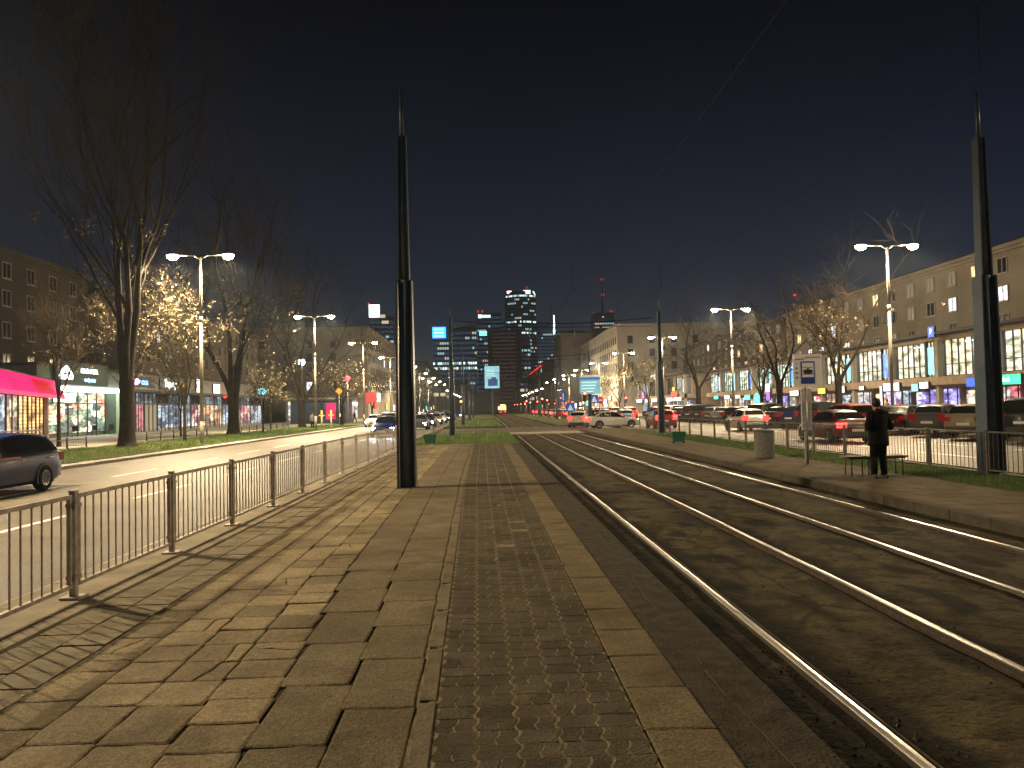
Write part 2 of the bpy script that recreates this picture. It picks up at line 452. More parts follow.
def dirt_bed(m):
    """dirt collected along the rails, cracks between the slabs"""
    nt = m.node_tree; L = nt.links.new; b = nt.nodes['Principled BSDF']
    src = b.inputs['Base Color'].links[0].from_socket
    tc = nt.nodes.new('ShaderNodeTexCoord')
    n1 = nt.nodes.new('ShaderNodeTexNoise'); n1.inputs['Scale'].default_value = 3.2; n1.inputs['Detail'].default_value = 9; n1.inputs['Roughness'].default_value = .7
    L(tc.outputs['Object'], n1.inputs['Vector'])
    r1 = nt.nodes.new('ShaderNodeValToRGB'); r1.color_ramp.elements[0].position = .37; r1.color_ramp.elements[1].position = .5
    r1.color_ramp.elements[0].color = (.12,.1,.09,1); r1.color_ramp.elements[1].color = (1,1,1,1)
    L(n1.outputs['Fac'], r1.inputs['Fac'])
    # transverse joints of the bed slabs every 3 m, wandering
    mp = nt.nodes.new('ShaderNodeMapping'); mp.inputs['Scale'].default_value = (.7,.33,.7)
    vo = nt.nodes.new('ShaderNodeTexVoronoi'); vo.feature = 'DISTANCE_TO_EDGE'; vo.inputs['Scale'].default_value = 1; vo.inputs['Randomness'].default_value = .9
    n2 = nt.nodes.new('ShaderNodeTexNoise'); n2.inputs['Scale'].default_value = 2.5; n2.inputs['Detail'].default_value = 5
    mixv = nt.nodes.new('ShaderNodeMix'); mixv.data_type = 'VECTOR'; mixv.inputs['Factor'].default_value = .25
    L(tc.outputs['Object'], n2.inputs['Vector']); L(tc.outputs['Object'], mixv.inputs['A']); L(n2.outputs['Color'], mixv.inputs['B'])
    L(mixv.outputs['Result'], mp.inputs['Vector']); L(mp.outputs['Vector'], vo.inputs['Vector'])
    r2 = nt.nodes.new('ShaderNodeValToRGB'); r2.color_ramp.elements[0].position = .004; r2.color_ramp.elements[1].position = .014
    r2.color_ramp.elements[0].color = (.3,.28,.25,1); L(vo.outputs['Distance'], r2.inputs['Fac'])
    a = nt.nodes.new('ShaderNodeMix'); a.data_type = 'RGBA'; a.blend_type = 'MULTIPLY'; a.inputs['Factor'].default_value = .8
    c = nt.nodes.new('ShaderNodeMix'); c.data_type = 'RGBA'; c.blend_type = 'MULTIPLY'; c.inputs['Factor'].default_value = .8
    L(src, a.inputs['A']); L(r1.outputs['Color'], a.inputs['B']); L(a.outputs['Result'], c.inputs['A']); L(r2.outputs['Color'], c.inputs['B'])
    at = nt.nodes.new('ShaderNodeAttribute'); at.attribute_name = 'dirt'
    e = nt.nodes.new('ShaderNodeMix'); e.data_type = 'RGBA'; e.inputs['B'].default_value = (.008,.0065,.0045,1)
    ml = nt.nodes.new('ShaderNodeMath'); ml.operation = 'MULTIPLY'; ml.inputs[1].default_value = .9
    L(at.outputs['Fac'], ml.inputs[0]); L(ml.outputs[0], e.inputs['Factor']); L(c.outputs['Result'], e.inputs['A']); L(e.outputs['Result'], b.inputs['Base Color'])
dirt_bed(bed)
stains(bed, 2.2, .5, .58, .55)
sheet('track_bed', PR, 7.2, ys, .05, bed_z, bed)
g = MB()      # clods of dirt beside the rails
for k in range(2600):
    q = rnd.choice(RX); y = 3 + 30*rnd.random()**1.7; x = q + rnd.choice((-1,1))*rnd.uniform(.07,.3) if rnd.random() < .8 else rnd.uniform(1.75,7.1)
    if noise.noise((q*3, y*.9, 1)) < .02: continue
    s = rnd.uniform(.006,.024); z = bed_z(x, y)
    n = 5; a0 = rnd.random()*6
    ring = [(x+s*math.cos(a0+i*1.257)*rnd.uniform(.7,1.2), y+s*math.sin(a0+i*1.257)*rnd.uniform(.7,1.2), z-.004) for i in range(n)]
    for i in range(n): g.face([ring[i], ring[(i+1)%n], (x, y, z+s*.7)])
tag(g.build('dirt_clods', mat('clod', (.05,.04,.028), 1, n=.4, ns=20)), 'dark clods of dirt lying along the tram rails', 'dirt', kind='stuff')
for i, q in enumerate(RX):
    t = thing('tram_rail', ['tram rail nearest the brick paved platform', 'second tram rail from the brick paved platform', 'third tram rail from the brick paved platform, dimmer one',
        'tram rail nearest the narrow platform with the bench'][i], 'rail', (q, 0, 0), 0, 'tram rails')
    g = MB(); prof = [(-.036,-.3),(.036,-.3),(.036,-.206),(.03,-.2),(.0,-.196),(-.03,-.2),(-.036,-.206)]
    seg = [1.5, 700]
    for a, b in zip(seg, seg[1:]):
        for j in range(len(prof)):
            p, s2 = prof[j], prof[(j+1) % len(prof)]
            top = j in (2,3,4,5)
            g.face([(p[0],a,p[1]),(s2[0],a,s2[1]),(s2[0],b,s2[1]),(p[0],b,p[1])], 0, top)
    g.build('rail_head', steel, t)
    g = MB(); s = 1 if i % 2 == 0 else -1
    g.box(min(s*.09,s*.075), max(s*.09,s*.075), 1.5, 700, -.3, -.218); g.build('groove_lip', rust, t)
# right platform, grass strips
g = MB(); y = 1
while y < 60:
    g.box(7.2, 7.36, y, y+.985, -.3, -.07+rnd.uniform(-.003,.003)); y += 1
struct('platform_kerb_right', g, mat('dark_kerb', (.06,.052,.04), .85, n=.3, ns=4, bump=.6, bs=40))
g = MB(); y = 1
while y < 60:
    for i in range(5):
        quad_slab(g, rough_quad(7.37+i*.486, 7.37+(i+1)*.486-.008, y, y+.49, .003), -.068+rnd.uniform(-.003,.003)); 
    y += .5
struct('right_platform_paving', g, mat('platform_slab', (.1,.08,.052), .85, n=.25, ns=2, bump=.6, bs=40, island=.12))
g = MB(); g.box(7.36, 9.8, 1, 60, -.3, -.1); struct('right_platform_bed', g, soil_m)
g = MB(); g.box(9.8, 11.36, 1, 60, -.3, -.065); g.box(7.2, 11.36, 76, 500, -.3, -.1); struct('grass_strip_right', g, grass_m)
g = MB(); g.box(-4.14, PR, YE, 56.5, -.29, -.05); g.box(-4.14, PR, 76, 500, -.29, -.08); struct('grass_island', g, grass_m)
g = MB(); g.box(-4.14, 11.36, 56.5, 60, -.3, -.175); struct('crossing_path', g, mat('path_stone', (.3,.28,.24), .8, n=.2, ns=2))
# grass blades
def blades(name, label, zones, n, seed):
    rr = random.Random(seed); g = MB()
    for k in range(n):
        x0, x1, y0, y1, z, h = rr.choice(zones)
        x = rr.uniform(x0, x1); y = y0 + (y1-y0)*rr.random()**1.5
        if noise.noise((x*.9, y*.9, 2)) < -.22: continue
        hh = h*rr.uniform(.4,1.2); a = rr.random()*6.28; w = .006*max(1, y/16); t = rr.uniform(-.05,.05)
        g.face([(x-w*math.cos(a), y-w*math.sin(a), z-.01), (x+w*math.cos(a), y+w*math.sin(a), z-.01), (x+t, y+rr.uniform(-.04,.04), z+hh)])
    tag(g.build(name, blade_m), label, 'grass', kind='stuff')
blades('platform_grass', 'short grass along the railing beside the bench', [(9.7,11.34,12,45,-.065,.09)], 26000, 3)
blades('island_grass', 'short green grass beyond the end of the platform', [(-4.1,PR,YE,56,-.05,.12)]*2+[(-4.1,PR,76,120,-.08,.15)], 16000, 4)
blades('verge_grass', 'grass of the verge under the tall bare trees', [(-21.8,-15.5,20,95,-.02,.14)], 26000, 5)
# lane markings
g = MB()
for k in range(60):
    y = 5.5 + k*6.0
    g.box(-7.82, -7.7, y, y+3.2, -.152, -.1475); g.box(-11.3, -11.18, y+.4, y+3.6, -.152, -.1475)
    g.box(14.95, 15.07, y, y+3.2, -.152, -.1475); g.box(18.4, 18.52, y, y+3.2, -.152, -.1475)
g.box(-4.75, -4.63, 0, 60, -.152, -.1475)
struct('lane_markings', g, paint_w)

# ------------------------------------------------------------------ railings
def railing(name, label, x, ys, z, m, h=.95, slope=0., step=.155, doubles=(), group=None):
    t = thing(name, label, 'railing', (x, ys[0], z), 0, group)
    y0 = ys[0]
    for i, y in enumerate(ys):
        g = MB(); yy = y-y0
        g.box(-.028, .028, yy-.028, yy+.028, -.05, h+.02)
        g.box(-.034, .034, yy-.034, yy+.034, h+.02, h+.028)
        g.box(-.045, .045, yy-.06, yy+.06, .17, .2); g.box(-.045, .045, yy-.06, yy+.06, h-.12, h-.09)
        g.build('post', m, t)
        g = MB(); g.box(-.09, .09, yy-.09, yy+.09, -.03, .012); g.build('base_plate', m, t)
    for a, b in zip(ys, ys[1:]):
        g = MB(); ya = a-y0+.06; yb = b-y0-.06; dz = rnd.uniform(-.012,.012)
        g.box(-.02, .02, ya, yb, h-.04+dz, h+dz); g.box(-.02, .02, ya, yb, .1+dz, .135+dz)
        g.box(-.018, .018, ya, ya+.032, .135+dz, h-.04+dz); g.box(-.018, .018, yb-.032, yb, .135+dz, h-.04+dz)
        n = max(3, round((yb-ya)/step))
        for k in range(1, n):
            yk = ya+(yb-ya)*k/n + rnd.uniform(-.003,.003)
            g.box(-.006, .006, yk-.006, yk+.006, .135+dz, h-.04+dz)
        g.build('panel', m, t)
    return t
ysL = [7.37+2.25*k for k in range(-3, 14)]
railing('street_railing', 'long brown metal railing between the brick paved platform and the left road', -3.82, ysL, 0, fence_m)
ysR = [10.1+2.3*k for k in range(0, 21)]
railing('street_railing', 'long grey metal railing on the grass behind the person and bench', 11.12, ysR, -.06, fence_d, .98)
# short railing at the end of the grass island
t = thing('crossing_railing', 'low railing across the grass beyond the end of the platform', 'railing', (-3.7, 55.5, -.05))
for k in range(4):
    g = MB(); g.box(k*1.5-.03, k*1.5+.03, -.03, .03, -.02, 1.); g.build('post', fence_d, t)
for k in range(3):
    g = MB(); g.box(k*1.5+.05, k*1.5+1.45, -.015, .015, .93, .97); g.box(k*1.5+.05, k*1.5+1.45, -.015, .015, .12, .15)
    for j in range(1, 12): g.box(k*1.5+j*.125-.006, k*1.5+j*.125+.006, -.006, .006, .15, .93)
    g.build('panel', fence_d, t)
# knee-high fence on the left verge
def knee_fence(label, pts, z):
    t = thing('knee_fence', label, 'fence', (pts[0][0], pts[0][1], z), 0, 'knee-high fences of the left verge')
    o = Vector((pts[0][0], pts[0][1], 0))
    for p in pts:
        g = MB(); q = Vector((p[0], p[1], 0))-o; g.tube(q, q+Vector((0,0,.62)), .045, .045, 6); g.build('post', black_p, t)
    for p, q in zip(pts, pts[1:]):
        g = MB(); a = Vector((p[0], p[1], 0))-o; b = Vector((q[0], q[1], 0))-o
        for hh in (.5, .18): g.tube(a+Vector((0,0,hh)), b+Vector((0,0,hh)), .016, .016, 5)
        n = 12
        for k in range(1, n):
            c = a+(b-a)*k/n; g.tube(c+Vector((0,0,.18)), c+Vector((0,0,.5)), .007, .007, 4)
        g.build('panel', black_p, t)
knee_fence('knee-high black fence left of the biggest tree trunk', [(-22.1, 36+2.0*k) for k in range(5)], -.02)
knee_fence('knee-high black fence between the two big tree trunks', [(-22.1, 49.5+2.2*k) for k in range(7)], -.02)
knee_fence('knee-high black fence beyond the second big tree trunk', [(-22.1, 69+2.4*k) for k in range(9)], -.02)

# ------------------------------------------------------------------ tram wire poles
def wire_pole(label, x, y, z, k=1., top=8.7, arm=False):
    t = thing('tram_pole', label, 'pole', (x, y, z), 0, 'tall dark poles of the tram wires')
    def section(w0, w1, z0, z1, pname):
        g = MB(); n = 6; 
        for i in range(n):
            a, b = z0+(z1-z0)*i/n, z0+(z1-z0)*(i+1)/n; wa, wb = w0+(w1-w0)*i/n, w0+(w1-w0)*(i+1)/n
            for s in (-1, 1):
                d = .5
                P = [(s*wa*.5-s*.03, -wa*d), (s*wa*.5, -wa*d), (s*wa*.5, wa*d), (s*wa*.5-s*.03, wa*d)]
                Q = [(s*wb*.5-s*.03, -wb*d), (s*wb*.5, -wb*d), (s*wb*.5, wb*d), (s*wb*.5-s*.03, wb*d)]
                for j in range(4):
                    l = (j+1) % 4; q4 = [(*P[j], a), (*P[l], a), (*Q[l], b), (*Q[j], b)]
                    g.face(q4 if s > 0 else q4[::-1], 0)
        for s in (-1, 1): g.box(s*w1*.5-.05*(s>0), s*w1*.5+.05*(s<0), -w1*.5, w1*.5, z1, z1+.012)
        g.build(pname, pole_dark, t)
    section(.4*k, .35*k, 0, 4.45, 'lower_flanges'); section(.25*k, .2*k, 4.45, 7.6, 'upper_flanges')
    g = MB(); g.tube((0,0,0), (0,0,4.47), .155*k, .135*k, 14); g.build('lower_shaft', pole_dark, t)
    g = MB(); g.tube((0,0,4.46), (0,0,7.62), .1*k, .085*k, 12); g.build('middle_shaft', pole_dark, t)
    g = MB(); g.tube((0,0,7.6), (0,0,top), .05*k, .03*k, 10); g.build('top_tube', pole_dark, t)
    g = MB(); g.box(-.2*k, .2*k, -.2*k, .2*k, -.02, .02); g.build('foot', pole_dark, t)
    if arm:
        g = MB(); g.tube((0,0,7.0), (2.2,0,7.25), .03, .03, 6); g.tube((0,0,6.3), (1.6,0,7.15), .02, .02, 6); g.build('bracket', pole_dark, t)
    return t
wire_pole('thick dark steel pole standing on the slab platform beside the railing', -1.71, 16.9, 0)
wire_pole('thick dark steel pole beside the person and the bench', 11.34, 17.2, -.04, 1.03)
wire_pole('dark steel pole on the grass just beyond the end of the platform', -2.16, 50.2, -.05, .95, arm=True)
wire_pole('dark steel pole behind the railing beside the red car', 11.0, 48.6, -.04, .95)
wire_pole('dark pole on the left of the tracks beyond the crossing road', -2.4, 84, -.1, .9, arm=True)
wire_pole('dark pole carrying the pale blue information board', 11.0, 82, -.1, .9)
wire_pole('dark pole left of the tracks, second beyond the crossing road', -2.4, 117, -.1, .9, arm=True)
wire_pole('dark pole right of the tracks near the blue road sign', 10.6, 116, -.1, .9)
wire_pole('dark pole left of the tracks, third beyond the crossing road', -2.4, 152, -.1, .9, arm=True)
wire_pole('dark pole right of the tracks among the red tail lights', 10.6, 152, -.1, .9)
wm = mat('wire_metal', (.018,.016,.015), .8, 0, spec=.1)
for nm, lb, x, z in (('contact_wire','contact wire above the nearer tram track', 2.92, 5.45), ('contact_wire','contact wire above the farther tram track', 5.82, 5.45)):
    g = MB(); yy = [-10, 17, 50, 84, 117, 152, 200, 300]
    for a, b in zip(yy, yy[1:]): g.tube((x, a, z), (x, b, z), .0045, .0045, 4)
    tag(g.build(nm, wm), lb, 'wire', 'contact wires above the tracks')
for nm, lb, x in (('carrier_wire','sagging carrier wire above the nearer tram track', 2.92), ('carrier_wire','sagging carrier wire above the farther tram track', 5.82)):
    g = MB(); yy = [-16, 17, 50, 84, 117, 152, 200]
    for a, b in zip(yy, yy[1:]):
        p = [(x, a+(b-a)*k/8, 6.9-.9*4*(k/8)*(1-k/8)) for k in range(9)]
        g.path(p, .0025, 4)
        for k in (2, 4, 6): g.tube(p[k], (x, p[k][1], 5.45), .006, .006, 4)
    tag(g.build(nm, wm), lb, 'wire', 'carrier wires above the tracks')
for (a, b, y, lb) in ((-2.0, 10.9, 50, 'cross wire hung between the two poles nearest the crossing'), (-2.3, 10.9, 83.5, 'cross wire hung beside the pale blue information board'),
                      (-2.3, 10.6, 117, 'cross wire hung between poles in front of the far towers')):
    t = thing('cross_wire', lb, 'wire', (0, y, 0), 0, 'cross wires between the tram poles')
    g = MB(); g.path([(a+(b-a)*k/8, 0, 7.35-.3*4*(k/8)*(1-k/8)) for k in range(9)], .028, 5); g.build('upper_span', wm, t)
    g = MB(); g.path([(a, 0, 6.85), (b, 0, 6.8)], .018, 5); g.build('lower_span', wm, t)
    for x in (2.92, 5.82):
        g = MB(); g.tube((x, 0, 5.45), (x, 0, 7.1), .02, .02, 5); g.lathe([(.05,0),(.07,.05),(.05,.1)], 8, c=(x,0,6.8)); g.build('insulator', black_p, t)

# ------------------------------------------------------------------ street lamps
def lamp_post(label, x, y, z, row):
    t = thing('street_lamp', label, 'street lamp', (x, y, z), 0, 'twin-headed street lamps of the %s row' % row)
    g = MB(); g.tube((0,0,0), (0,0,1.3), .115, .11, 12); g.tube((0,0,1.3), (0,0,7.2), .1, .085, 12); g.tube((0,0,7.2), (0,0,10.9), .085, .055, 12)
    g.build('post', conc, t)
    g = MB(); g.tube((0,0,7.05), (0,0,7.4), .1, .1, 12); g.box(-.13,.13,-.13,.13,-.05,.03); g.build('collar', galv, t)
    g = MB()
    for s in (-1, 1): g.path([(0,0,10.75), (s*.35,0,10.98), (s*1.15,0,11.02)], .032, 7)
    g.build('arm', galv, t)
    for s in (-1, 1):
        g = MB()      # cobra head housing
        for (xa, xb, w0, w1, h0, h1) in ((1.1,1.35,.06,.13,.05,.09), (1.35,1.8,.13,.15,.09,.1), (1.8,1.95,.15,.08,.1,.05)):
            A = [(s*xa,-w0,11.02),(s*xa,w0,11.02),(s*xa,w0*.7,11.02+h0),(s*xa,-w0*.7,11.02+h0)]
            B = [(s*xb,-w1,11.02),(s*xb,w1,11.02),(s*xb,w1*.7,11.02+h1),(s*xb,-w1*.7,11.02+h1)]
            for j in range(4):
                l = (j+1) % 4; q = [A[j], B[j], B[l], A[l]]
                g.face(q if s > 0 else q[::-1])
        hd = g.build('lamp_head', galv, t)
        g = MB(); prof = []
        n = 10
        k0 = len(g.v)
        rings = [(0,1.),(-.1,.96),(-.2,.7),(-.26,.3)]  # bowl made oversized to stand in for the glare around the lamp
        for dz, sc in rings:
            for i in range(n):
                an = 2*PI*i/n; g.v.append((s*1.6+.34*sc*math.cos(an), .24*sc*math.sin(an), 11.015+dz))
        for j in range(len(rings)-1):
            for i in range(n):
                i2 = (i+1) % n; g.f.append((k0+j*n+i, k0+(j+1)*n+i, k0+(j+1)*n+i2, k0+j*n+i2)); g.m.append(0); g.sm.append(True)
        g.f.append(tuple(k0+(len(rings)-1)*n+i for i in reversed(range(n)))); g.m.append(0); g.sm.append(True)
        g.build('diffuser', lamp_on, hd)
    return t
LAMP_W = 6000.
def lamp_lights(x, y, z, w=1., cols=((1,.76,.45),(1,.76,.45))):
    for i, s in enumerate((-1, 1)):
        ld = bpy.data.lights.new('lamp_light', 'SPOT'); ld.energy = LAMP_W*w; ld.color = cols[i]; ld.spot_size = R(164); ld.spot_blend = .35; ld.shadow_soft_size = .13
        lo = bpy.data.objects.new('lamp_light', ld); C.objects.link(lo); lo.location = (x+s*1.6, y, z+10.7)
        ld = bpy.data.lights.new('lamp_glow', 'POINT'); ld.energy = LAMP_W*w*(.08 if x < 0 else .24); ld.color = cols[i]; ld.shadow_soft_size = .15
        lo = bpy.data.objects.new('lamp_glow', ld); C.objects.link(lo); lo.location = (x+s*1.6, y, z+10.6)
for k in range(-1, 9):
    y = 46+30*k
    xl = -16.4 if k > 0 else -16.5
    if k >= 0:
        lamp_post('%s twin-headed street lamp on the left verge' % ORD[k], xl, y, -.02, 'left')
        lamp_post('%s twin-headed street lamp beside the shop pavement on the right' % ORD[k], 24.4, y, 0, 'right')
    elif k == -1:
        lamp_post('twin-headed street lamp on the left verge, just left of the parked dark blue car', xl, y, -.02, 'left')
        lamp_post('twin-headed street lamp by the shops, just right of the dark steel pole', 24.4, y, 0, 'right')
    if -1 <= k <= 6:
        lamp_lights(xl, y, 0, 1.1 if k < 0 else 1); lamp_lights(24.4, y, 0, .3 if k < 0 else (.6 if k < 1 else .8))

# ------------------------------------------------------------------ stop furniture on the right platform
def text(body, size, m, parent, loc, rot=(PI/2,0,0), name='lettering', align='CENTER', ext=.004, bold=0.):
    cu = bpy.data.curves.new(name, 'FONT'); cu.body = body; cu.size = size; cu.align_x = align; cu.align_y = 'CENTER'; cu.extrude = ext; cu.offset = bold
    tmp = bpy.data.objects.new('tmp_text', cu); C.objects.link(tmp); bpy.context.view_layer.update()
    me = bpy.data.meshes.new_from_object(tmp.evaluated_get(bpy.context.evaluated_depsgraph_get())); bpy.data.objects.remove(tmp); me.name = name
    me.materials.clear(); me.materials.append(m)
    o = link(name, me, parent, loc); o.rotation_euler = rot
    return o
blue_p = mat('sign_blue', (.02,.05,.32), .45); red_p = mat('sign_red', (.5,.03,.03), .45); lilac_p = mat('sign_white', (.8,.8,.86), .4)
t = thing('tram_stop_sign', 'white tram stop sign with blue framed tram pictogram on a post', 'stop sign', (8.9, 21.4, -.07))
g = MB(); g.tube((0,0,0), (0,0,2.15), .04, .04, 10); g.build('post', galv, t)
g = MB(); g.box(-.33,.48,-.02,.02,2.16,3.06); bd = g.build('board', lilac_p, t)
g = MB(); g.box(-.12,.27,-.028,-.022,2.24,2.86); g.build('pictogram_frame', blue_p, bd)
g = MB(); g.box(-.085,.235,-.034,-.029,2.42,2.82); g.build('pictogram_field', lilac_p, bd)
g = MB()
g.box(-.03,.18,-.04,-.035,2.53,2.63); g.box(-.055,-.03,-.04,-.035,2.55,2.61); g.box(.18,.205,-.04,-.035,2.55,2.61)
g.box(-.07,.22,-.04,-.035,2.5,2.52); g.box(.05,.1,-.04,-.035,2.63,2.67); g.box(-.06,.21,-.04,-.035,2.69,2.7)
g.build('tram_symbol', black_p, bd)
g = MB(); g.box(.0,.44,-.026,-.021,2.955,2.99); g.build('red_line', mat('faded_red', (.55,.22,.22), .5), bd)
text('16  18  33', .06, black_p, bd, (-.15, -.023, 2.92)); 
for i, s in enumerate(('4','15','18','35')): text(s, .075, black_p, bd, (-.24, -.023, 2.8-.13*i))
g = MB(); g.box(-.13,.15,-.03,.03,.95,2.1); tb = g.build('timetable_case', mat('timetable_grey', (.42,.42,.44), .4, n=.1, ns=8), t)
g = MB()
for c in range(3):
    for rr_ in range(26):
        if rnd.random() < .85: g.box(-.115+c*.088, -.115+c*.088+rnd.uniform(.03,.07), -.036, -.031, 1.02+rr_*.028, 1.03+rr_*.028)
g.build('timetable_text', mat('print_grey', (.18,.18,.2), .6), tb)
for i, s in enumerate(('1','5','8')): text(s, .1, mat('print_dark', (.08,.08,.1), .6), tb, (.01, -.033, 2.02-i*.1))
g = MB(); g.box(-.05,.05,.03,.045,.1,.9); g.build('pale_strip', white_p, t)
# litter bin
t = thing('litter_bin', 'grey ribbed concrete litter bin standing by the railing', 'litter bin', (8.7, 24.2, -.07))
g = MB(); g.lathe([(.27,0),(.3,.03),(.31,.5),(.3,.82)], 18, 0, smooth=False); g.build('body', mat('bin_concrete', (.15,.145,.14), .9, n=.3, ns=14, bump=1, bs=60), t)
g = MB(); g.lathe([(.315,.82),(.325,.86),(.26,.9),(.1,.905)], 18, 0, smooth=False); g.build('rim', mat('bin_rim', (.1,.1,.1), .7), t)
# bench
t = thing('bench', 'small worn wooden bench without a back, behind the standing person', 'bench', (9.0, 17.9, -.07))
g = MB()
for k in range(3): g.box(-.72,.72,-.2+k*.14,-.08+k*.14,.41,.45)
g.build('seat', mat('bench_wood', (.16,.1,.055), .7, n=.3, ns=12), t)
for sx in (-.6, -.2, .6):
    for sy in (-.16, .16):
        g = MB(); g.tube((sx, sy, 0), (sx, sy, .41), .016, .016, 6); g.build('leg', fence_d, t)
for sy in (-.16, .16):
    g = MB(); g.box(-.66,.66,sy-.012,sy+.012,.385,.408); g.build('frame', fence_d, t)
# green grit boxes
gm = mat('bin_green', (.008,.08,.045), .5, n=.2, ns=5)
for lb, x, y, z in (('green plastic grit box at the foot of the right railing', 8.72, 35.2, -.07), ('green plastic grit box beside the dark pole at the platform end', -2.75, 38.6, -.05)):
    t = thing('grit_box', lb, 'grit box', (x, y, z), 0, 'green grit boxes'); t.scale = (.8,.8,.85)
    g = MB(); n0 = [(-.38,-.22),(.38,-.22),(.38,.22),(-.38,.22)]
    A = [(p[0]*.82, p[1]*.82, .08) for p in n0]; B = [(p[0], p[1], .5) for p in n0]
    for j in range(4): g.face([A[j], A[(j+1)%4], B[(j+1)%4], B[j]])
    g.face(A[::-1]); g.build('tub', gm, t)
    g = MB(); g.box(-.42,.42,-.26,.26,.5,.54); T = [(-.36,-.2,.62),(.36,-.2,.62),(.36,.2,.62),(-.36,.2,.62)]; Bq = [(-.42,-.26,.54),(.42,-.26,.54),(.42,.26,.54),(-.42,.26,.54)]
    for j in range(4): g.face([Bq[j], Bq[(j+1)%4], T[(j+1)%4], T[j]])
    g.face(T); g.build('lid', gm, t)
    for sx in (-.28, .28):
        g = MB(); g.box(sx-.05, sx+.05, -.16, .16, 0, .08); g.build('foot', trim_m, t)

# ------------------------------------------------------------------ people
def skin_body(name, verts, edges, radii, m, parent, root=0, sub=2):
    me = bpy.data.meshes.new(name); me.from_pydata(verts, edges, [])
    o = link(name, me, parent)
    md = o.modifiers.new('skin', 'SKIN'); md.use_smooth_shade = True
    if not me.skin_vertices: 
        bpy.context.view_layer.objects.active = o
    lay = me.skin_vertices[0] if me.skin_vertices else None
    for i, q in enumerate(radii):
        sv = lay.data[i]; sv.radius = (q, q) if not isinstance(q, tuple) else q; sv.use_root = (i == root)
    sb = o.modifiers.new('sub', 'SUBSURF'); sb.levels = sub; sb.render_levels = sub
    dg = bpy.context.evaluated_depsgraph_get()
    ev = o.evaluated_get(dg); m2 = bpy.data.meshes.new_from_object(ev); m2.name = name
    o.modifiers.clear(); o.data = m2
    m2.materials.clear()
    for x in (m if isinstance(m, (list, tuple)) else [m]): m2.materials.append(x)
    for p in m2.polygons: p.use_smooth = True
    return o
